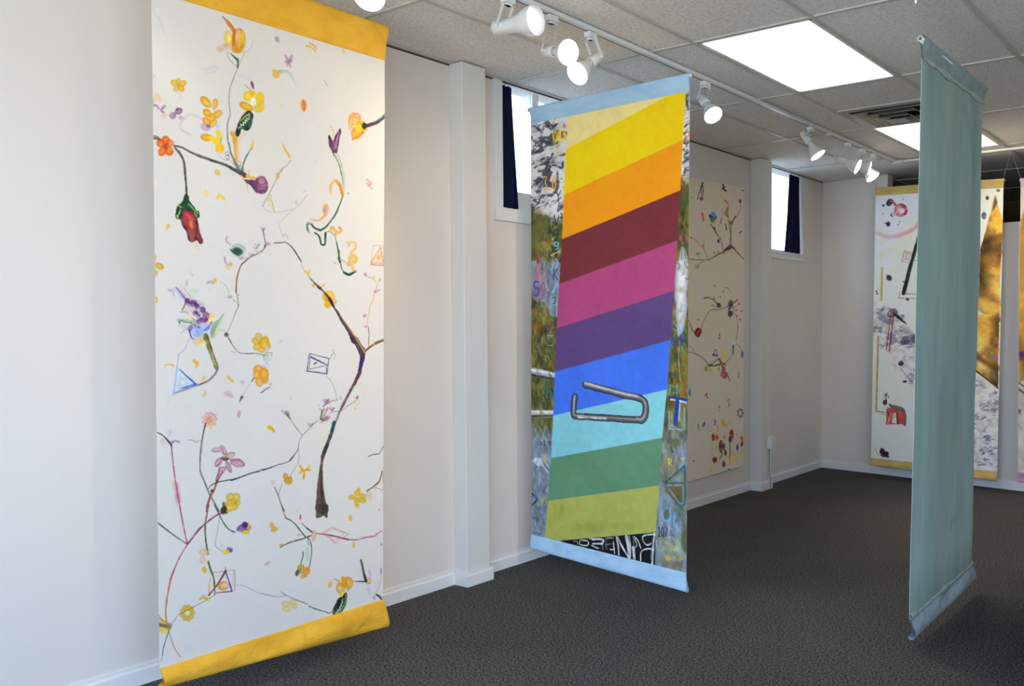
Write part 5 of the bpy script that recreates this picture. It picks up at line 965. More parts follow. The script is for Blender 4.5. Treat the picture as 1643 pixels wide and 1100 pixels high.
# letters cut off by the hem, white brush capitals on black
R.view(950, 850, 10.27)
WH = (216, 212, 206)
R.L(34, WH, [1030, 60, 1010, 250, 990, 560], (206, 204, 200)); R.L(20, WH, [1020, 70, 900, 80, 835, 110, 850, 190, 910, 245, 980, 215]); R.L(20, WH, [1000, 310, 900, 310, 810, 360, 800, 500]); R.E(925, 160, 70, 62, 10, (24, 28, 24)); R.L(12, (120, 130, 146), [985, 300, 965, 480])
R.L(20, WH, [700, 110, 760, 180, 805, 300]); R.L(16, WH, [705, 150, 740, 240, 715, 280]); R.L(44, WH, [680, 290, 700, 470]); R.L(14, (130, 134, 140), [680, 100, 690, 250])
R.L(28, WH, [400, 110, 430, 260, 440, 400]); R.L(28, WH, [420, 120, 500, 280, 590, 430]); R.L(54, (190, 190, 192), [565, 110, 600, 260, 610, 440]); R.L(12, WH, [610, 90, 640, 300, 625, 450])
R.L(16, WH, [350, 200, 370, 380]); R.L(10, (150, 150, 150), [230, 140, 340, 130]); R.L(10, (150, 150, 150), [235, 240, 330, 225]); R.L(16, WH, [300, 320, 350, 320]); R.L(7, (110, 110, 110), [235, 230, 250, 330]); R.L(7, (110, 110, 110), [350, 120, 350, 190])
R.L(18, WH, [0, 160, 150, 155, 170, 230, 100, 220]); R.L(16, (130, 130, 130), [165, 160, 180, 320]); R.L(8, (120, 120, 120), [20, 270, 140, 300])
R.view(840, 820, 5.868)
R.L(10, WH, [620, 258, 745, 262, 735, 300, 650, 305]); R.L(8, WH, [640, 320, 700, 350]); R.L(9, WH, [530, 275, 530, 310, 600, 320, 605, 280, 540, 270]); R.L(8, (150, 150, 150), [470, 280, 505, 285, 510, 310]); R.L(7, (120, 120, 120), [770, 250, 850, 245]); R.L(6, (110, 110, 110), [775, 260, 775, 350])
# the big bent wire
R.view(845, 590, 7.468)
def wire(P_, w):
    R.L(w, (34, 32, 36), P_, s=.8, r=0); R.L(w * .74, (86, 84, 86), [v - (1.5 if k % 2 else 0) for k, v in enumerate(P_)], s=1.6, r=0); R.L(w * .26, (160, 156, 152), [v - (w * .12 if k % 2 else 0) for k, v in enumerate(P_)], s=2.2, r=.25)
wire([700, 200, 850, 238, 1000, 275, 1180, 325, 1330, 355, 1400, 395, 1428, 470, 1420, 560, 1385, 618, 1330, 622, 1100, 608, 850, 592, 600, 578, 566, 565, 563, 500, 566, 420, 578, 345], 82)
R.L(26, (188, 184, 178), [700, 176, 900, 235, 1100, 290, 1320, 335], s=3, r=.3); R.L(18, (216, 212, 206), [620, 590, 800, 598, 950, 604], s=3, r=.4); R.L(12, (40, 38, 44), [700, 560, 950, 580, 1300, 600], s=3, r=.3, a=.8); R.L(10, (180, 176, 170), [570, 380, 568, 520], s=2)
R.img *= (1 + .08 * (R.tex - .5) + .09 * (R.big - .5))[..., None]

b2 = thing('hanging_banner', ((tl[0] + tr[0]) / 2, B2Y, 0.05), 'banner painted with slanting rainbow bands and a bent wire, pale blue hems', 'banner', 'painted banners hanging from the ceiling')
tag(sheet('painted_canvas', R, 'rainbow_painting', b2, (206, 202, 192), 0.004, 8), 'rainbow bands from yellow down to olive')
M_BHEM = cloth('pale_blue_hem_cloth', (176, 208, 228), (162, 196, 220))
a0, a1 = P3(850, 173, NY, B2Y), P3(1107, 117, NY, B2Y); c0, c1 = P3(853.5, 880, NY, B2Y), P3(1103.5, 950, NY, B2Y)
hem('top_hem', tl, tr, a0, a1, (0, -1, 0), M_BHEM, b2, 0.012, 0.003, 14, seam=.001)
hem('bottom_hem', bl, br, c0, c1, (0, -1, 0), M_BHEM, b2, 0.013, 0.004, 19, billow=.006, seam=.001)
rod(b2, (a0[0] + .004, B2Y, a0[2] - .012), (a1[0] - .006, B2Y, a1[2] - .012), .0088)
cords(b2, [((a0[0] + .012, B2Y, a0[2] - .004), (a0[0] - .01, B2Y, H + .002)), ((a1[0] - .004, B2Y, a1[2] - .004), (a1[0] + .006, B2Y, H + .002))], .0008)

# ------------------------------------------------------------------ banner 3: bare grey-green back, seen steeply
B3X = 2.29
tl = P3(1479, 92, NX, B3X); tr = P3(1577, 165, NX, B3X); bl = P3(1459.5, 992, NX, B3X); br = P3(1559, 905, NX, B3X)
G3 = Painting(tl, tr, bl, br, 170, 480, (126, 143, 133), gain=1.85, seed=51)
st1 = vnoise(480, 170, 26, 52, 4, (1, 7)); st2 = vnoise(480, 170, 90, 53, 3, (1, 3))
G3.img = G3.img * (0.86 + .28 * st1[..., None]) + (st2[..., None] - .5) * np.array([-.10, .01, .05])
G3.view(1440, 40, 4.23)
G3.L(6, (140, 160, 150), [370, 340, 375, 480, 380, 640], a=.25, s=6, r=.5); G3.L(26, (128, 148, 140), [380, 600, 400, 800, 390, 1000], a=.25, s=12, r=.5); G3.L(20, (84, 110, 106), [460, 560, 500, 760, 520, 1000], a=.35, s=12, r=.4)
G3.view(1440, 800, 4.58); G3.L(16, (140, 164, 162), [440, 260, 420, 360, 385, 480], a=.35, s=6, r=.4); G3.L(24, (90, 112, 100), [470, 40, 440, 120, 390, 200], a=.35, s=10, r=.4)
b3 = thing('hanging_banner', (B3X, (tl[1] + tr[1]) / 2, .05), 'plain grey-green banner seen end-on at the right, white pipe in its top', 'banner', 'painted banners hanging from the ceiling')
sheet('painted_canvas', G3, 'grey_green_canvas', b3, (190, 196, 190), 0.006, 15)
M_GHEM = cloth('grey_green_hem_cloth', (166, 182, 178), (150, 166, 162), 14)
M_SEAM = cloth('pale_seam_tape', (196, 206, 196), (170, 184, 174), 20)
a0, a1 = P3(1478, 56, NX, B3X), P3(1581, 141, NX, B3X); c0, c1 = P3(1461, 1026, NX, B3X), P3(1563, 928, NX, B3X)
hem('top_hem', tl, tr, a0, a1, (1, 0, 0), M_GHEM, b3, .0165, .0035, 24)
hem('bottom_hem', bl, br, c0, c1, (1, 0, 0), cloth('grey_blue_hem_cloth', (192, 208, 216), (176, 192, 200), 14), b3, .014, .005, 29, billow=.01)
for (p, q, z) in ((tl, tr, -1), (bl, br, 1)):
    V = []; F = []; n_ = 40
    for i in range(n_ + 1):
        s = i / n_; c_ = p * (1 - s) + q * s; w_ = .011 + .008 * math.sin(s * 7 + z) * math.sin(s * 19 + 1)
        for (dx, dz) in ((.006, w_), (.0085, w_ * .3), (.0085, -w_ * .3), (.006, -w_), (.001, -w_), (.001, w_)): V.append((c_[0] + dx, c_[1], c_[2] + dz))
    for i in range(n_):
        for j in range(6): F.append((i * 6 + j, (i + 1) * 6 + j, (i + 1) * 6 + (j + 1) % 6, i * 6 + (j + 1) % 6))
    under(MB().add(V, F, True).build('seam_tape', M_SEAM), b3)
rod(b3, (B3X, a0[1] - .004, a0[2] - .018), (B3X, a1[1] - .012, a1[2] - .018), .0118)
k5 = P3(1586, 104, (0, 0, 1), H); k6 = P3(1469.5, 2, NX, B3X)
cords(b3, [((B3X, a1[1] - .005, a1[2] - .004), (k5[0], k5[1], H + .002)), ((B3X, a0[1] + .004, a0[2] - .006), (B3X, a0[1] - .015, H + .002))], .0009)
under(MB().lathe((k6[0], k6[1], k6[2] + .012), (0, 0, -1), [(0, .0015), (.004, .005), (.014, .006), (.022, .002)], 12).build('cord_clip', mat('clear_clip', (240, 240, 240), .15)), b3)

# ------------------------------------------------------------------ banner 4 and 5 in front of the back wall
NB = (-BA, 1, 0); DB = BACK_Y - 0.15
tl = P3(1405, 314, NB, DB); tr = P3(1610, 301, NB, DB); bl = P3(1397.5, 734, NB, DB); br = P3(1600, 756, NB, DB)
K = Painting(tl, tr, bl, br, 300, 640, (204, 196, 182), gain=1.7, seed=61)
K.view(1390, 270, 4.4)
K.E(190, 240, 170, 190, 0, (214, 210, 216), None, .8, 20); K.E(130, 600, 90, 160, 0, (208, 200, 196), None, .5, 20)
K.L(26, (206, 150, 160), [75, 455, 130, 480, 200, 480, 280, 455, 340, 420, 390, 360], (214, 120, 130), s=5, r=.3, a=.85); K.L(20, (210, 186, 206), [75, 480, 130, 496, 190, 500], s=6, a=.6); K.E(200, 575, 50, 40, 0, (216, 200, 160), None, .6, 10)
K.E(243, 296, 47, 47, 0, (226, 190, 186), (142, 40, 52), 1, 1.4, .1); K.L(20, (190, 90, 96), [178, 228, 205, 255], (170, 70, 80)); K.E(252, 300, 18, 16, 0, (232, 214, 206), None, .8, 4)
K.E(163, 242, 20, 28, 30, (40, 28, 40)); K.L(5, (190, 190, 190), [170, 228, 178, 236]); K.E(120, 262, 8, 9, 0, (52, 46, 52)); K.L(5, (196, 196, 190), [118, 240, 130, 208, 165, 200], a=.6)
for q in ((155, 392, 14, 18), (160, 772, 18, 20), (290, 924, 12, 10), (72, 868, 6, 6), (76, 884, 6, 6), (260, 220, 3, 4), (260, 800, 5, 4), (236, 376, 5, 4), (224, 396, 5, 4), (262, 1040, 5, 5), (118, 320, 4, 3), (262, 800, 4, 4)): K.E(q[0], q[1], q[2], q[3], 0, (58, 40, 64))
K.L(5, (50, 40, 70), [128, 386, 150, 390]); K.L(4, (50, 40, 50), [145, 750, 155, 765])
K.L(5, (216, 190, 140), [112, 270, 112, 500, 108, 700], curve=False, a=.8); K.L(14, (206, 170, 100), [108, 700, 100, 935], curve=False); K.L(4, (70, 60, 50), [115, 700, 108, 930], curve=False)
K.L(26, (28, 34, 32), [400, 380, 350, 560, 300, 730, 262, 882], curve=False, r=.1); K.L(5, (70, 110, 90), [392, 430, 330, 660, 280, 872], curve=False); K.L(5, (50, 44, 40), [250, 884, 420, 888], curve=False); K.L(4, (120, 100, 80), [238, 870, 230, 916, 420, 918], curve=False); K.L(3, (90, 80, 70), [330, 650, 420, 648], curve=False)
K.L(2.4, (130, 90, 80), [268, 580, 246, 655, 292, 666, 314, 600, 268, 580], curve=False); K.text('EXIT', 254, 594, 54, 58, (140, 60, 56), 2.6, slant=.25, rise=.12)
# torn rocky zone
K.view(0, 0, 1)
for poly in ([1404, 480, 1420, 487, 1440, 500, 1465, 527, 1500, 560, 1545, 590, 1604, 622, 1600, 757, 1560, 752, 1500, 660, 1466, 622, 1440, 575, 1424, 558, 1402, 545],):
    K.F((196, 190, 180), poly, a=.9, s=3)
kn = vnoise(640, 300, 15, 66, 4, (1.3, .7)); kb = vnoise(640, 300, 50, 67, 3); ky = np.linspace(0, 1, 640)[:, None]; kx = np.linspace(0, 1, 300)[None]
msk = np.clip((ky - .40 - kx * .31) * 30, 0, 1) * np.clip((0.55 + kx * .56 - ky) * 30, 0, 1)
K.img = K.img * (1 + msk * (kn - .55) * .35)[..., None]
msk = msk * np.clip((kn * .6 + kb * .4 - .535) * 12, 0, 1) * .7
K.img = K.img * (1 - msk[..., None]) + np.array([92, 92, 106]) / 255. * msk[..., None]
for q in ((1432, 502, 9, 7), (1452, 546, 8, 6), (1466, 543, 5, 8), (1455, 548, 5, 4)): K.E(q[0], q[1], q[2], q[3], -20, (66, 64, 80), None, .8, 3, .6)
GR = [(84, 84, 98), (60, 60, 72), (120, 122, 132), (70, 66, 84)]
for q in ((1438, 510, 16, 6, 26), (1418, 496, 10, 5, 10), (1460, 545, 9, 14, 22), (1430, 535, 12, 6, 10), (1450, 580, 6, 8, 8), (1462, 606, 7, 9, 14), (1586, 652, 15, 8, 34), (1570, 668, 10, 5, 18), (1584, 705, 9, 7, 14), (1586, 722, 13, 9, 26), (1575, 690, 8, 5, 8), (1590, 630, 8, 4, 6), (1574, 740, 14, 6, 12), (1500, 600, 20, 14, 20), (1530, 680, 20, 20, 20)):
    K.dabs(q[0], q[1], q[2], q[3], q[4], GR, 2.2, 2.6, -20, .7)
for q in ((1432, 344), (1425, 359), (1427, 446), (1422, 634), (1417, 722)): K.dabs(q[0], q[1], 3.5, 3, 7, [(50, 30, 56), (40, 28, 40), (90, 60, 90)], 1.6, 2)
K.F((20, 26, 20), [1430, 500, 1440, 505, 1456, 520, 1444, 514], a=.9)
K.L(1.6, (120, 40, 36), [1430, 500, 1422, 560], curve=False); K.L(2.2, (120, 40, 36), [1434, 500, 1427, 563], curve=False)
K.view(1390, 510, 4.07)
K.L(13, (206, 166, 90), [76, 118, 70, 300, 62, 605], curve=False); K.L(4, (60, 54, 44), [80, 120, 66, 605, 135, 618], curve=False); K.L(7, (210, 150, 90), [66, 612, 130, 632])
K.F((70, 70, 60), [145, 560, 245, 590, 260, 690, 235, 690], a=.9, s=2); K.F((176, 64, 60), [135, 580, 250, 618, 248, 692, 128, 694], a=1, s=1, curve=False); K.L(6, (226, 160, 150), [160, 625, 140, 690]); K.F((206, 196, 176), [172, 620, 195, 620, 198, 688, 166, 684], curve=False); K.L(9, (50, 40, 40), [200, 622, 206, 690])
K.L(6, (90, 30, 36), [130, 600, 155, 640], a=.8); K.E(122, 550, 14, 18, 0, (56, 30, 46)); K.L(7, (56, 30, 46), [128, 520, 132, 545]); K.E(226, 298, 18, 13, 0, (50, 40, 60)); K.E(250, 414, 14, 8, 0, (30, 26, 30)); K.L(5, (70, 90, 90), [225, 330, 260, 375, 300, 410], a=.7)
for q in ((105, 870, 18, 20), (128, 888, 20, 18), (115, 895, 24, 12), (140, 905, 12, 8)): K.E(q[0], q[1], q[2], q[3], 0, (44, 26, 44))
K.L(2.5, (60, 50, 40), [58, 850, 70, 882, 90, 890])
K.view(1540, 250, 4.075)
K.F((166, 122, 52), [232, 262, 285, 450, 262, 800, 262, 1090, 120, 1000, 132, 620], a=1, s=1, curve=False, r=0); K.F((74, 56, 44), [232, 262, 244, 310, 212, 360], a=.9, s=6); K.L(30, (92, 66, 46), [140, 640, 200, 540, 262, 520], a=.6, s=12, r=.4); K.L(40, (90, 66, 44), [120, 880, 200, 930, 262, 960], a=.6, s=12, r=.4); K.E(205, 800, 44, 50, 0, (196, 160, 80), None, .7, 16); K.E(240, 450, 28, 60, 10, (196, 146, 50), None, .7, 12); K.L(22, (96, 70, 44), [130, 1000, 200, 1050, 262, 1060], a=.6, s=8, r=.3)
K.E(180, 275, 11, 13, 0, (84, 40, 70)); K.E(158, 390, 16, 24, 0, (84, 74, 96)); K.E(252, 226, 13, 10, 0, (90, 80, 100)); K.E(262, 645, 5, 5, 0, (70, 40, 60))
K.view(1540, 510, 3.55)
K.F((166, 122, 52), [60, -20, 225, -20, 218, 402, 150, 350, 60, 280], a=1, s=1.5, curve=False, r=0); K.L(30, (196, 166, 110), [90, 250, 160, 300, 218, 350], s=8, a=.9); K.L(24, (96, 66, 34), [95, 215, 160, 260, 218, 285], s=8, a=.8, r=.4); K.L(10, (70, 48, 36), [92, 300, 150, 345, 216, 398]); K.E(195, 222, 18, 12, -40, (120, 84, 120)); K.E(208, 155, 8, 7, 0, (60, 40, 60)); K.E(180, 145, 4, 6, 0, (70, 50, 60)); K.E(140, 180, 50, 20, 0, (206, 170, 110), None, .6, 10)
gd = np.clip((K.img[..., 0] - K.img[..., 2] - .22) * 8, 0, 1) * (kx > .62) * (ky > .03) * (ky < .80)
gm = vnoise(640, 300, 70, 68, 4); K.img = K.img * (1 - gd * .62 * np.clip((.60 - gm) * 3.2, 0, 1))[..., None]; K.img = np.clip(K.img * (1 + gd * .5 * np.clip((gm - .55) * 4, 0, 1))[..., None], 0, 1)
K.mottle(.05)
b4 = thing('hanging_banner', ((tl[0] + tr[0]) / 2, (tl[1] + tr[1]) / 2, .08), 'banner with a crimson bulb and golden spike, yellow hems, before the far wall', 'banner', 'painted banners hanging from the ceiling')
sheet('painted_canvas', K, 'crimson_bulb_painting', b4, (200, 194, 184), 0.004, 25)
a0, a1 = P3(1405, 301, NB, DB), P3(1611, 286, NB, DB); c0, c1 = P3(1397, 746, NB, DB), P3(1600, 772, NB, DB)
NRM = Vector((BA, -1, 0)).normalized()
hem('top_hem', tl, tr, a0, a1, NRM, cloth('ochre_hem_cloth', (222, 188, 116), (208, 174, 102)), b4, .012, .003, 34)
hem('bottom_hem', bl, br, c0, c1, NRM, bpy.data.materials['ochre_hem_cloth'], b4, .012, .004, 39, billow=.006)
rod(b4, a0 + np.array([.004, 0, -.012]), a1 + np.array([-.006, 0, -.012]), .0085)
kh = P3(1621, 257, NB, DB); kh = np.array([kh[0], kh[1], H])
cords(b4, [(a1 + np.array([-.006, 0, -.002]), kh), (a0 + np.array([.01, 0, -.002]), (a0[0] - .06, a0[1] + .01, H))], .0016)

ul = P3(1637.5, 300, NB, DB); ul2 = P3(1637.5, 286, NB, DB); ll = P3(1633, 757, NB, DB); ll2 = P3(1633, 773, NB, DB)
along = np.array([1, BA, 0]) / math.hypot(1, BA) * 1.04
Q = Painting(ul, ul + along, ll, ll + along, 120, 260, (200, 190, 174), gain=1.3, seed=71)
Q.view(0, 0, 1)
Q.F((166, 118, 40), [1637, 355, 1660, 300, 1760, 560, 1634, 615, 1634, 400], a=1, s=2, curve=False); Q.E(1640, 500, 12, 60, 0, (196, 146, 50), None, .6, 6); Q.L(10, (96, 66, 34), [1632, 540, 1650, 600], a=.6, s=4); Q.F((196, 188, 176), [1632, 620, 1760, 700, 1760, 760, 1632, 760], s=2, curve=False); Q.L(4, (70, 66, 76), [1632, 622, 1645, 632]); Q.E(1638, 572, 4, 6, 0, (90, 50, 80)); Q.E(1636, 660, 2, 4, 0, (60, 50, 60)); Q.L(3, (150, 150, 156), [1635, 680, 1640, 690], a=.7); Q.L(3, (80, 60, 40), [1632, 612, 1700, 660])
Q.E(1639, 568, 5, 4, 20, (70, 36, 80))
Q.mottle(.12)
b5 = thing('hanging_banner', tuple((ul + ll + along) / 2 * np.array([1, 1, 0]) + np.array([0, 0, .08])), 'banner with pink hems just entering at the right edge of the far wall', 'banner', 'painted banners hanging from the ceiling')
sheet('painted_canvas', Q, 'golden_wedge_painting', b5, (200, 194, 184), 0.003, 27)
M_PHEM = cloth('pink_hem_cloth', (206, 160, 180), (190, 146, 166))
hem('top_hem', ul, ul + along, ul2, ul2 + along, NRM, cloth('pale_mauve_hem_cloth', (206, 192, 206), (196, 182, 196)), b5, .012, .003, 44)
hem('bottom_hem', ll, ll + along, ll2, ll2 + along, NRM, M_PHEM, b5, .012, .004, 49)
rod(b5, ul2 + np.array([.006, 0, -.012]), ul2 + along + np.array([-.006, 0, -.012]), .0085)
cords(b5, [(ul2 + np.array([.004, 0, -.002]), kh + np.array([.014, 0, 0])), (ul2 + along + np.array([-.01, 0, -.002]), ul2 + along + np.array([.05, 0, 0]) + np.array([0, 0, H - ul2[2]]))], .0016)

# ------------------------------------------------------------------ unframed painting on the wall
WXp = 0.012
tl = P3(1095, 283, NX, WXp); tr = P3(1194, 301, NX, WXp); bl = P3(1095, 775, NX, WXp); br = P3(1192.5, 747, NX, WXp)
Z = Painting(tl, tr, bl, br, 170, 560, (193, 179, 160), gain=1.75, seed=81)
Z.view(1090, 270, 4.23)
for q in ([158, 100, 140, 150, 122, 210], [155, 100, 162, 150, 160, 185], [148, 120, 152, 200]): Z.L(7, (44, 62, 60), q, t=(1.2, .8))
Z.E(150, 205, 12, 14, 0, (110, 60, 50)); Z.E(160, 98, 8, 6, 0, (60, 80, 80)); Z.E(88, 198, 8, 7, 0, (214, 140, 50)); Z.L(12, (36, 40, 50), [296, 106, 302, 140, 316, 152]); Z.L(12, (36, 40, 50), [290, 140, 306, 128]); Z.L(5, (46, 60, 50), [425, 152, 438, 152]); Z.E(278, 187, 6, 9, 0, (214, 176, 60)); Z.L(12, (214, 96, 50), [308, 218, 328, 232]); Z.E(412, 222, 8, 12, 0, (70, 40, 50))
Z.L(4, (110, 80, 60), [416, 232, 412, 280, 392, 322, 362, 350]); Z.L(14, (60, 90, 66), [380, 325, 352, 376], t=(.6, 1)); Z.F((190, 120, 60), [326, 262, 332, 330, 308, 312], a=.9, curve=False); Z.L(4, (96, 50, 40), [326, 262, 332, 330, 308, 312, 326, 262], curve=False); Z.L(4, (120, 70, 56), [332, 235, 330, 330, 338, 380])
Z.L(8, (120, 76, 60), [338, 360, 346, 440, 346, 520], t=(.8, 1.1)); Z.L(4, (70, 90, 70), [352, 380, 350, 515]); Z.E(344, 365, 8, 14, 0, (200, 80, 50)); Z.L(13, (200, 64, 50), [156, 308, 164, 352]); Z.E(231, 318, 16, 24, 0, (84, 130, 176)); Z.E(214, 330, 11, 18, -30, (44, 66, 90)); Z.E(244, 336, 9, 16, 30, (60, 100, 140)); Z.E(226, 350, 18, 14, 0, (70, 100, 60)); Z.E(240, 366, 10, 8, 0, (180, 170, 60))
Z.L(9, (70, 110, 60), [214, 380, 240, 420, 262, 455], r=.1); Z.L(7, (150, 160, 60), [210, 378, 222, 396]); Z.L(12, (60, 96, 60), [238, 404, 246, 440], t=(1, .5)); Z.L(4, (110, 80, 66), [262, 455, 286, 500, 296, 550]); Z.E(266, 492, 8, 13, -10, (50, 44, 70)); Z.E(278, 474, 7, 10, 0, (206, 110, 60)); Z.L(8, (70, 96, 96), [288, 338, 278, 374]); Z.L(8, (40, 66, 70), [312, 378, 320, 415]); Z.L(7, (60, 76, 60), [408, 438, 424, 426]); Z.L(3, (140, 120, 110), [290, 280, 300, 320])
Z.F((84, 60, 80), [296, 560, 322, 536, 346, 516, 372, 536, 376, 548, 346, 545, 320, 568, 300, 578], e=(70, 50, 60)); Z.L(8, (196, 160, 80), [306, 570, 340, 556, 368, 548]); Z.L(8, (96, 80, 56), [366, 538, 402, 580, 438, 616], t=(1.2, .6)); Z.L(9, (130, 110, 60), [300, 566, 255, 588, 200, 622], (96, 100, 60), t=(1.1, .7)); Z.L(4, (96, 84, 60), [200, 622, 130, 620, 66, 616]); Z.L(3.5, (110, 100, 80), [198, 620, 170, 560, 140, 520, 105, 482, 78, 470]); Z.L(3, (120, 110, 96), [168, 480, 168, 560]); Z.E(160, 526, 10, 12, 0, (214, 110, 50)); Z.L(3.5, (110, 116, 80), [170, 628, 140, 645, 124, 668])
for q in ((125, 580), (120, 668)):
    for k in range(5): Z.L(4, (96, 104, 66), [q[0], q[1], q[0] + 18 * math.cos(k * 1.3), q[1] + 18 * math.sin(k * 1.3)], curve=False)
for q in ((236, 572), (262, 570), (78, 470), (240, 795), (300, 836), (276, 870), (224, 930), (244, 936)): Z.E(q[0], q[1], 6, 6, 0, (150, 110, 60))
Z.L(6, (60, 60, 56), [165, 882, 200, 876, 235, 895, 262, 925]); Z.E(268, 930, 14, 18, -20, (60, 54, 80)); Z.L(8, (110, 130, 110), [232, 872, 244, 900]); Z.L(5, (110, 130, 126), [308, 808, 332, 812, 344, 836]); Z.E(346, 915, 16, 24, 10, (90, 70, 66)); Z.E(350, 930, 12, 18, 0, (60, 60, 90)); Z.E(338, 900, 8, 10, 0, (200, 160, 50)); Z.E(350, 960, 20, 26, 0, (206, 190, 176), (70, 70, 100)); Z.E(345, 985, 14, 20, 10, (52, 52, 80)); Z.L(5, (50, 40, 50), [330, 990, 345, 1010, 362, 985])
for q in ((378, 904), (392, 894), (404, 920), (386, 962), (424, 970), (392, 1000), (412, 1024), (372, 942)): Z.E(q[0], q[1], 6, 7, 0, (190, 60, 60))
Z.L(4, (110, 80, 66), [325, 940, 270, 958, 215, 962, 180, 1010, 155, 1060, 148, 1090]); Z.L(3.5, (120, 84, 80), [372, 980, 392, 1020, 396, 1098]); Z.E(128, 1026, 8, 6, 0, (110, 130, 100)); Z.L(4.5, (110, 40, 50), [58, 1020, 75, 1060, 92, 1100])
Z.view(1090, 520, 4.075)
Z.F((146, 34, 40), [112, 28, 130, 22, 148, 38, 140, 64, 126, 84, 108, 76, 100, 56], e=(90, 20, 30)); Z.L(4, (90, 40, 50), [68, 0, 85, 35, 105, 62]); Z.L(3.5, (130, 80, 70), [150, 0, 140, 36]); Z.L(7, (60, 80, 76), [262, 62, 264, 88, 256, 94]); Z.L(5, (90, 106, 60), [60, 182, 105, 192, 150, 218, 188, 258], (70, 90, 50)); Z.L(3.5, (130, 90, 70), [60, 134, 86, 160, 104, 184])
Z.E(176, 290, 12, 18, 0, (130, 150, 50)); Z.E(204, 296, 9, 18, 0, (160, 176, 70)); Z.E(194, 270, 9, 9, 0, (190, 190, 60)); Z.L(9, (66, 84, 44), [190, 268, 230, 270, 260, 262, 300, 258]); Z.L(7, (80, 96, 50), [205, 268, 240, 236, 262, 228]); Z.L(4, (110, 96, 60), [296, 254, 330, 225, 346, 195]); Z.E(236, 186, 12, 22, 0, (206, 196, 200), (80, 80, 130)); Z.E(226, 200, 9, 9, 0, (70, 64, 110)); Z.E(244, 204, 8, 10, 0, (80, 70, 120)); Z.F((224, 196, 70), [280, 155, 292, 180, 300, 222, 284, 236, 276, 200]); Z.L(14, (150, 70, 80), [262, 228, 278, 262, 290, 300], t=(.8, 1.3)); Z.E(292, 330, 24, 24, 0, (206, 96, 110), (170, 40, 60)); Z.L(4, (120, 30, 60), [280, 322, 300, 318, 304, 338, 288, 342]); Z.L(9, (130, 150, 50), [256, 285, 262, 304]); Z.L(7, (80, 90, 66), [310, 322, 330, 370]); Z.E(302, 270, 9, 9, 0, (170, 176, 60))
Z.L(4, (120, 116, 110), [382, 0, 378, 60, 368, 120]); Z.E(358, 118, 18, 11, 0, (196, 190, 206)); Z.L(12, (76, 96, 90), [352, 140, 350, 190]); Z.L(4, (110, 110, 110), [370, 125, 400, 155, 412, 190]); Z.E(412, 196, 9, 24, 0, (90, 110, 130)); Z.L(7, (70, 100, 66), [390, 315, 386, 350]); Z.E(68, 440, 9, 20, 0, (90, 120, 140)); Z.L(7, (50, 80, 80), [62, 450, 72, 468])
Z.L(8, (70, 60, 50), [170, 465, 182, 450]); Z.L(10, (206, 90, 60), [180, 458, 184, 482]); Z.L(4, (70, 96, 90), [310, 500, 330, 490, 320, 520, 332, 525, 318, 545]); Z.E(262, 540, 7, 7, 0, (150, 120, 60)); Z.E(262, 565, 4, 4, 0, (150, 120, 60))
for k in range(7): Z.E(398 + 16 * math.cos(k * .9), 580 + 24 * math.sin(k * .9), 5, 8, 0, (46, 66, 66))
Z.L(7, (56, 76, 100), [122, 655, 128, 685]); Z.E(160, 655, 8, 18, 20, (60, 80, 100)); Z.L(8, (60, 90, 96), [228, 625, 236, 640, 230, 655]); Z.E(286, 640, 11, 26, -10, (226, 140, 60), (230, 180, 120)); Z.L(3.5, (190, 110, 60), [290, 662, 312, 660, 324, 632]); Z.L(8, (200, 150, 80), [246, 655, 256, 686, 240, 712])
for q in ((220, 738, 9, 22, 'r'), (246, 740, 14, 20, 'o'), (295, 738, 9, 12, 'o'), (341, 716, 13, 28, 'r'), (333, 752, 12, 22, 'd'), (272, 800, 14, 44, 'm'), (290, 800, 10, 24, 'b'), (302, 840, 7, 20, 'd'), (232, 885, 15, 18, 'm'), (290, 912, 10, 22, 'm'), (408, 750, 9, 22, 'o'), (408, 785, 8, 16, 'r'), (379, 803, 7, 22, 'b'), (326, 947, 8, 4, 'd'), (376, 720, 4, 4, 'o')):
    Z.E(*q[:4], 0, {'r': (130, 40, 36), 'o': (206, 120, 60), 'm': (120, 50, 30), 'b': (56, 60, 96), 'd': (40, 30, 50)}[q[4]])
Z.L(4, (200, 160, 80), [214, 760, 216, 850, 240, 870]); Z.L(4, (206, 170, 90), [240, 750, 244, 810, 250, 860]); Z.F((96, 130, 50), [262, 895, 268, 860, 300, 830, 280, 865, 254, 912]); Z.L(12, (222, 186, 60), [330, 880, 345, 850, 366, 855, 362, 885, 336, 905, 345, 885]); Z.L(5, (206, 170, 60), [312, 840, 330, 880, 328, 920]); Z.L(5, (60, 60, 76), [330, 775, 332, 840, 326, 880]); Z.L(8, (214, 180, 60), [410, 815, 402, 870]); Z.E(210, 945, 14, 22, 20, (220, 186, 110), None, .7, 4); Z.L(5, (60, 60, 50), [90, 892, 100, 896])
RD = [(140, 40, 36), (190, 70, 40), (90, 30, 40), (210, 130, 60), (60, 40, 60)]
for q in ((220, 738, 12, 22, 10), (246, 740, 12, 18, 8), (341, 725, 14, 34, 16), (276, 800, 16, 44, 22), (232, 885, 14, 16, 8), (290, 912, 12, 18, 8), (408, 760, 9, 30, 12), (126, 56, 20, 24, 10)): Z.dabs(q[0], q[1], q[2], q[3], q[4], RD, 6, 7, 70)
Z.dabs(236, 190, 16, 26, 10, [(60, 60, 110), (206, 200, 206), (110, 100, 150)], 5, 5); Z.dabs(240, 262, 60, 14, 16, [(80, 100, 50), (150, 170, 60), (60, 70, 40)], 5, 8)
Z.dabs(290, 300, 16, 40, 14, [(170, 60, 80), (206, 120, 130), (120, 40, 60)], 5, 7, 80); Z.view(1090, 270, 4.23)
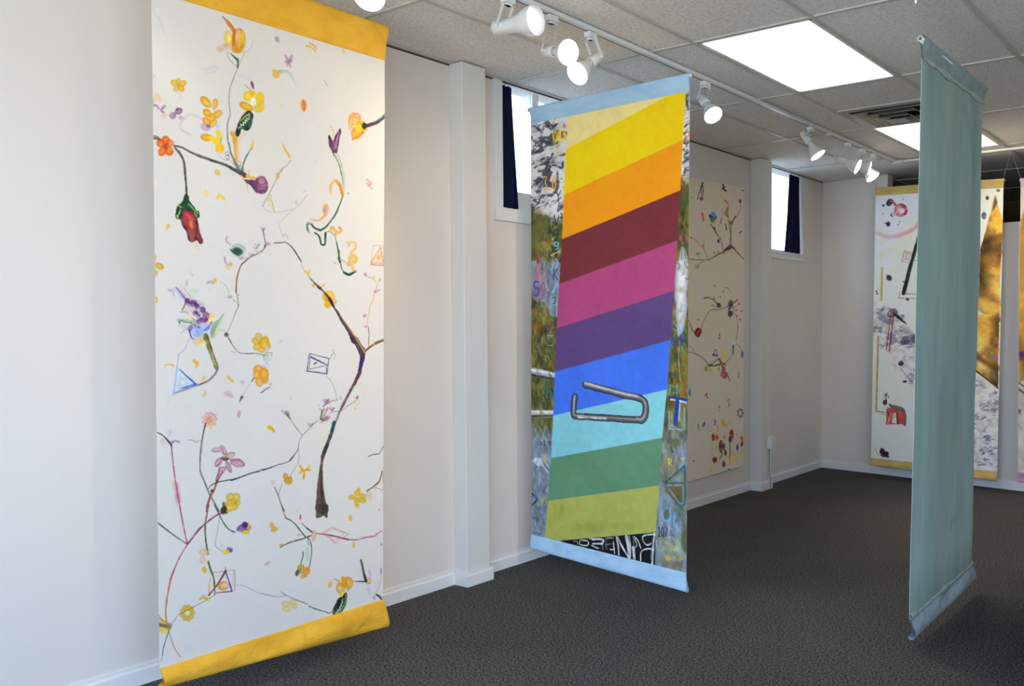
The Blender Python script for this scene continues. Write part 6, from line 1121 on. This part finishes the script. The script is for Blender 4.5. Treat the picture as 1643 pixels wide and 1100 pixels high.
Z.dabs(350, 940, 24, 60, 26, [(50, 46, 66), (96, 90, 120), (40, 34, 40), (190, 170, 160), (180, 150, 60)], 6, 8); Z.dabs(226, 335, 20, 34, 14, [(84, 130, 176), (50, 80, 110), (80, 110, 70), (140, 160, 90)], 5, 8, 80)
Z.mottle(.03)
wp = thing('wall_painting', (0, (tl[1] + tr[1]) / 2, .22), 'unframed pale painting of scattered twigs and small flowers pinned flat to the left wall', 'painting')
sheet('painted_canvas', Z, 'scattered_flowers_painting', wp, (190, 186, 176), 0.0025, 35)
for (y_, z_) in ((tl[1] + .02, tl[2] - .02), (tr[1] - .02, tr[2] - .02), (br[1] - .02, br[2] + .02), (bl[1] + .02, bl[2] + .02)):
    under(MB().lathe((0.0, y_, z_), (1, 0, 0), [(0, .0012), (.016, .0012), (.016, .005), (.019, .0045), (.020, .0)], 10).build('pin', M_WHITE), wp)

# ------------------------------------------------------------------ ceiling fittings
for i, j, x0, x1, y0, y1 in cells:
    nm = {(2, 5): 'large fluorescent ceiling panel nearest the camera, above the rainbow banner', (2, 7): 'fluorescent ceiling panel behind the grey-green banner, next to the metal air grille'}.get((i, j), 'fluorescent ceiling panel out of view towards the side window')
    t = thing('ceiling_light', ((x0 + x1) / 2, (y0 + y1) / 2, H), nm, 'ceiling light', 'recessed fluorescent panels')
    m = MB(); w = 0.016
    m.box(x0 + BW, x1 - BW, y0 + BW, y0 + BW + w, H, H + .012); m.box(x0 + BW, x1 - BW, y1 - BW - w, y1 - BW, H, H + .012)
    m.box(x0 + BW, x0 + BW + w, y0 + BW, y1 - BW, H, H + .012); m.box(x1 - BW - w, x1 - BW, y0 + BW, y1 - BW, H, H + .012)
    under(m.build('frame', M_WHITE), t)
    under(MB().box(x0 + BW + w, x1 - BW - w, y0 + BW + w, y1 - BW - w, H + .006, H + .010).build('diffuser', M_PANEL), t)
    under(MB().box(x0, x1, y0, y1, H + .03, H + .04).build('housing', M_WHITE), t)

# stepped metal air grille: four nested louvre rings and a centre plate
t = thing('air_vent', ((vx0 + vx1) / 2, (vy0 + vy1) / 2, H), 'square stepped metal air grille in the ceiling beside a lit panel', 'vent')
cx, cy = (vx0 + vx1) / 2, (vy0 + vy1) / 2
def ring(m, r0, z0, r1, z1):
    V = []
    for r, z in ((r0, z0), (r1, z1), (r1, z1 + .0025), (r0, z0 + .0025)):
        V += [(cx - r, cy - r, z), (cx + r, cy - r, z), (cx + r, cy + r, z), (cx - r, cy + r, z)]
    F = []
    for a in range(4):
        for k in range(4):
            k2 = (k + 1) % 4; F.append((a * 4 + k, a * 4 + k2, ((a + 1) % 4) * 4 + k2, ((a + 1) % 4) * 4 + k))
    return m.add(V, F)
m = MB(); ring(m, .297, H - .002, .245, H - .002); ring(m, .245, H - .002, .243, H + .03)
under(m.build('frame', M_STEEL), t)
for r, z in ((.228, -.014), (.172, -.026), (.116, -.038)):
    m = MB(); ring(m, r, H + z, r - .008, H + z + .002); ring(m, r - .008, H + z + .002, r - .046, H + z + .030); under(m.build('louvre', M_STEEL), t)
under(MB().box(cx - .06, cx + .06, cy - .06, cy + .06, H - .044, H - .041).build('centre_plate', M_STEEL), t)
under(MB().box(cx - .29, cx + .29, cy - .29, cy + .29, H + .06, H + .07).box(cx - .30, cx - .29, cy - .3, cy + .3, H + .002, H + .07).box(cx + .29, cx + .30, cy - .3, cy + .3, H + .002, H + .07).box(cx - .3, cx + .3, cy - .30, cy - .29, H + .002, H + .07).box(cx - .3, cx + .3, cy + .29, cy + .30, H + .002, H + .07).build('duct_box', M_DARK_IN), t)

# lighting track: a run along the wall and a second run turning across the room
TX, TZ = 0.938, H - 0.003
t = thing('lighting_track', (TX, 4.0, TZ), 'long white lighting track under the ceiling carrying the spotlights', 'lighting track')
def run(m, sm, p, q, hw, slot_side):
    (x0, y0), (x1, y1) = p, q; d = Vector((x1 - x0, y1 - y0, 0)).normalized(); n = Vector((-d.y, d.x, 0))
    def bar(mm, a, b_, z0, z1):
        V = []
        for (X, Y) in ((x0, y0), (x1, y1)):
            for s_ in (a, b_):
                for z in (z0, z1): V.append((X + n.x * s_, Y + n.y * s_, z))
        mm.add(V, [(0, 1, 3, 2), (4, 6, 7, 5), (0, 4, 5, 1), (2, 3, 7, 6), (0, 2, 6, 4), (1, 5, 7, 3)])
    bar(m, -hw, hw, TZ - .018, TZ); bar(sm, hw - .012, hw - .006, TZ - .0186, TZ - .0178)
m = MB(); sm = MB(); END = 7.74
run(m, sm, (TX, -0.6), (TX, END), .018, 1); run(m, sm, (TX + .05, END + .02), (4.2, END - .02), .018, 1)
under(m.build('rail', M_WHITE), t); under(sm.build('slot', M_DARKSLOT), t)
under(MB().box(TX - .024, TX + .06, END - .03, END + .05, TZ - .028, TZ - .001).build('corner_connector', M_WHITE, bevel=.003), t)
under(MB().box(TX - .02, TX + .02, 6.28, 6.33, TZ - .026, TZ - .001).build('joint_cover', M_WHITE, bevel=.002), t)


def cam_dir(r, u, toward): 
    v = CR * r + CU * u - CF * toward; return Vector(v / np.linalg.norm(v))


def lamp(label, mount_px, lens_px, lens_x, d, R_=.056, kind='bulb', spot=True, at=None, power=1.0, spread=78):
    tx_ = at[2] if at else TX
    my = at[0] if at else P3(mount_px[0], mount_px[1], (0, 0, 1), TZ - .05)[1]
    C = at[1] if at else Vector(P3(lens_px[0], lens_px[1], NX, lens_x))
    t = thing('track_spotlight', (tx_, my, TZ - .02), label, 'spotlight', 'white spotlights on the ceiling track')
    m = MB(); m.box(tx_ - .017, tx_ + .017, my - .03, my + .03, TZ - .048, TZ - .0225); m.box(tx_ - .012, tx_ + .012, my - .018, my + .018, TZ - .058, TZ - .048)
    under(m.build('track_adapter', M_WHITE, bevel=.003), t)
    top = Vector((tx_, my, TZ - .056)); piv = C - d * (.165 if kind == 'bulb' else .185)
    side = d.cross(Vector((0, 0, 1))); side = side.normalized() if side.length > .1 else Vector((0, 1, 0))
    for s_ in (-1, 1):
        o_ = side * (.031 * s_); a = top + side * (.012 * s_); b_ = top + o_ + (piv - top) * .18; c_ = piv + o_
        V = []
        for p in (top + o_ * .9, b_ + side * (.002 * s_), c_): V.append(p)
        m = MB(); dirn = (piv - top).normalized(); wd = dirn.cross(side).normalized() * .009; th = side * .0015
        VV = []; FF = []
        for k, p in enumerate([top + o_, piv + o_, piv + o_ + d * .03]):
            VV += [p - wd - th, p + wd - th, p + wd + th, p - wd + th]
        for k in range(2):
            for e_ in range(4): FF.append((k * 4 + e_, k * 4 + (e_ + 1) % 4, (k + 1) * 4 + (e_ + 1) % 4, (k + 1) * 4 + e_))
        FF += [(0, 3, 2, 1), (8, 9, 10, 11)]
        m.add(VV, FF); m.lathe(piv + o_ * 1.0, side * s_, [(.0, .006), (.005, .006), (.007, .004), (.007, 0)], 12)
        under(m.build('yoke_arm', M_WHITE), t)
    under(MB().add(*(lambda a, b_: ([a - side * .031, a + side * .031, a + side * .031 + Vector((0, 0, .003)), a - side * .031 + Vector((0, 0, .003)), a - side * .031 + Vector((0, 0, 0)) + b_, a + side * .031 + b_, a + side * .031 + Vector((0, 0, .003)) + b_, a - side * .031 + Vector((0, 0, .003)) + b_], [(0, 1, 2, 3), (4, 7, 6, 5), (0, 4, 5, 1), (2, 6, 7, 3), (1, 5, 6, 2), (0, 3, 7, 4)]))(top - Vector((0, 0, .002)) - side.cross(Vector((0, 0, 1))) * .008, side.cross(Vector((0, 0, 1))) * .016)).build('yoke_bridge', M_WHITE), t)
    if kind == 'bulb':
        B = C - d * .20
        under(MB().lathe(B, d, [(0, .0), (0, .021), (.004, .025), (.085, .026), (.09, .024), (.09, .020), (.07, .019)]).build('lamp_socket', M_WHITE), t)
        under(MB().lathe(C, d, [(-.125, .017), (-.10, .018), (-.085, .024), (-.05, .040), (-.02, R_ * .93), (-.006, R_), (0, R_ * .985)]).build('reflector_bulb', M_BULB), t)
        lens = MB().lathe(C, d, [(-.003, R_ * .98), (.002, R_ * .93), (.007, R_ * .7), (.011, R_ * .35), (.012, 0)]).build('lens', M_LENS)
    else:
        B = C - d * .22
        under(MB().lathe(B, d, [(0, 0), (0, .026), (.006, .031), (.11, .032), (.118, .034), (.14, .040), (.175, .056), (.215, .063), (.22, .064), (.22, .062), (.176, .054), (.14, .038)]).build('lamp_shade', M_BULB), t)
        lens = MB().lathe(C - d * .05, d, [(-.004, R_ * .78), (.0, R_ * .78), (.006, R_ * .6), (.010, R_ * .3), (.011, 0)]).build('lens', M_LENS)
    under(lens, t)
    if spot:
        l = bpy.data.lights.new('spotlight_beam', 'SPOT'); l.energy = SPOT_W * power; l.color = (1.0, .84, .64); l.spot_size = math.radians(spread); l.spot_blend = .75; l.shadow_soft_size = .05
        o = bpy.data.objects.new('spotlight_beam', l); COL.objects.link(o); o.rotation_mode = 'QUATERNION'; o.rotation_quaternion = (-d).to_track_quat('Z', 'Y'); o.location = C + d * .03
    return t


M_BULB = mat('frosted_white_reflector', (226, 226, 222), .3)
lamp('spotlight cut by the top edge, above the yellow-hemmed banner', (575, -70), (592, -6), .98, cam_dir(-.1, -.72, .62), power=.25)
lamp('spotlight with a flared white shade, nearest in the cluster of three', (810, 8), (860, 32), 1.02, cam_dir(.83, -.05, .55), kind='shade')
lamp('bare reflector spotlight facing the camera, middle of the near cluster', (883, 36), (912, 84), .97, cam_dir(.58, -.30, .76))
lamp('bare reflector spotlight tipped down to the left, last of the near cluster', (948, 62), (926, 118), .93, cam_dir(-.55, -.62, .56), spread=125, power=.8)
lamp('lone spotlight just right of the rainbow banner top', (1133, 139), (1144.5, 185), .95, cam_dir(.28, -.74, .62), .054)
lamp('spotlight turned away above the far window, first of the far group', (1296, 211), (1312.5, 249), .95, cam_dir(.48, -.84, .22), .056)
lamp('second spotlight of the far group, facing right', (1354, 236), (1376.5, 267.5), .97, cam_dir(.82, -.45, .42), spread=95, power=.7)
lamp('third spotlight of the far group, half hidden and facing right', (1375, 246), (1394.5, 270), .95, cam_dir(.93, -.28, .22), spread=95, power=.7)
lamp('last spotlight of the far group, tipped downwards', (1390, 254), (1400.5, 284), .94, cam_dir(.45, -.84, .36), spread=95, power=.7)

def added_lamp(label, my, target, power=.05, spread=95, tx=None):
    X_ = tx or TX; C = Vector((X_ - .03, my, 2.58)); d = (Vector(target) - C).normalized(); C = C + d * .03
    return lamp(label, (0, 0), (0, 0), 0, d, at=(my, C, X_), power=power, spread=spread)
added_lamp('added unseen spotlight aimed at the bare stretch of the left wall', 1.75, (0.0, 1.25, 1.35))  # three lamps added beyond the view to warm and brighten the left wall
added_lamp('added unseen spotlight aimed low at the left wall', 1.15, (0.0, 1.0, .7))
added_lamp('added unseen spotlight towards the street, aimed at the left wall', 0.55, (0.0, 0.75, 1.3))

# second track and lamps added out of view to brighten wall and banners
t = thing('lighting_track', (3.9, 3.5, TZ), 'added second white lighting track out of view to the right', 'lighting track')
m = MB(); sm = MB(); run(m, sm, (3.9, .6), (3.9, 6.2), .018, 1)
under(m.build('rail', M_WHITE), t); under(sm.build('slot', M_DARKSLOT), t)
added_lamp('added spotlight of the unseen second track aimed at the blossom banner', 1.95, (.395, 2.25, 1.2), 1.1, 36, 3.9)
added_lamp('added spotlight of the unseen second track aimed at the wall by the near pillar', 3.1, (0, 3.4, 1.1), 2.3, 46, 3.9)
added_lamp('added spotlight of the unseen second track aimed at the far banners', 5.3, (1.1, 8.2, 1.5), 1.0, 32, 3.9)

# ------------------------------------------------------------------ curtains
def curtain(label, y0t, y1t, y0b, y1b, z0, z1, x=-.03, folds=4, group=None):
    n = 60; mz = 14; V = []; F = []
    for j in range(mz + 1):
        v = j / mz; z = z1 + (z0 - z1) * v; a = y0t + (y0b - y0t) * v; b_ = y1t + (y1b - y1t) * v
        for i in range(n + 1):
            u = i / n; V.append((x + .012 * math.sin(u * folds * 2 * PI + .6 * v) + .004 * math.sin(u * 23 + v * 3), a + (b_ - a) * u, z))
    nf = len(V); V += [(p[0] - .003, p[1], p[2]) for p in V]; w = n + 1
    for j in range(mz):
        for i in range(n):
            q = j * w + i; F.append((q, q + w, q + w + 1, q + 1)); F.append((nf + q, nf + q + 1, nf + q + w + 1, nf + q + w))
        F.append((j * w, nf + j * w, nf + (j + 1) * w, (j + 1) * w)); F.append((j * w + n, (j + 1) * w + n, nf + (j + 1) * w + n, nf + j * w + n))
    for i in range(n): F.append((i, i + 1, nf + i + 1, nf + i)); F.append((mz * w + i, nf + mz * w + i, nf + mz * w + i + 1, mz * w + i + 1))
    o = MB().add(V, F, True).build('curtain', M_NAVY)
    return tag(o, label, 'curtain', group)
yA = P3(821, 137, NX, -.03)[1]; yB = P3(830, 333, NX, -.03)[1]
curtain('narrow navy curtain at the left side of the near clerestory window', W1[0] + .005, yA, W1[0] + .005, yB, W1[2] + .01, H - .012, -.03, 3, 'navy window curtains')
yC, yD = P3(1267, 275, NX, -.03)[1], P3(1257.5, 399, NX, -.03)[1]
curtain('navy curtain hanging at the right side of the far clerestory window', yC, W2[1] - .02, yD, W2[1] - .02, W2[2] + .015, H - .012, -.03, 3, 'navy window curtains')

# ------------------------------------------------------------------ socket box, wall plate and raceway by the far pillar
t = thing('power_box', (P2[2], 7.03, .30), 'small white surface box on the far pillar with a cable duct down to the floor', 'electrical box')
yb0 = P3(1224, 712, NX, P2[2] + .03)[1]
z0b = P3(1229, 722, NX, P2[2] + .03)[2]; z1b = P3(1229, 702, NX, P2[2] + .03)[2]
yb1 = P2[1] + .0
yb0 = yb1 - .07
under(MB().box(P2[2], P2[2] + .034, yb0, yb1 - .004, z0b, z1b).build('box_body', M_WHITE, bevel=.003), t)
under(MB().box(P2[2], P2[2] + .012, yb1 - .03, yb1 - .014, .0, z0b).build('cable_duct', M_WHITE, bevel=.002), t)
under(MB().tube([(P2[2] + .006, yb1 - .04, z0b), (P2[2] + .007, yb1 - .042, .2), (P2[2] + .018, yb1 - .04, .04), (P2[2] + .018, yb1 - .038, .004)], .0025, 6).build('cable', mat('grey_cable', (96, 98, 98), .6)), t)
yw = P3(1239, 712, NX, .004)[1]; zw0 = P3(1239, 723, NX, .004)[2]; zw1 = P3(1239, 703, NX, .004)[2]
t = thing('wall_outlet', (0, yw, (zw0 + zw1) / 2), 'cream double outlet plate on the left wall just past the far pillar', 'outlet')
under(MB().box(0, .006, yw - .085, yw + .085, zw0, zw1).build('cover_plate', M_TRIM, bevel=.002), t)
for dy in (-.04, .04):
    for zz in (.32, .68):
        zc = zw0 + (zw1 - zw0) * zz; under(MB().box(.006, .0075, yw + dy - .016, yw + dy + .016, zc - .012, zc + .012).build('socket', M_SOCK), t)

# low black block added outside the frame on the right to shade the carpet
t = thing('shading_block', (3.05, 4.0, 0), 'low black block added beyond the right edge of the view to shade the carpet', 'shading_block')
t.rotation_euler = (0, 0, math.radians(10)); bpy.context.view_layer.update()
for (nm_, a_, mt_) in (('block_top', (-.28, .3, -.75, .64, .24, .34), mat('black_block_top', (26, 26, 28), .6)), ('block_base', (-.27, .29, -.74, .63, .0, .24), mat('black_block_base', (20, 20, 22), .7))):
    o = MB().box(*a_).build(nm_, mt_, bevel=.01); o.parent = t
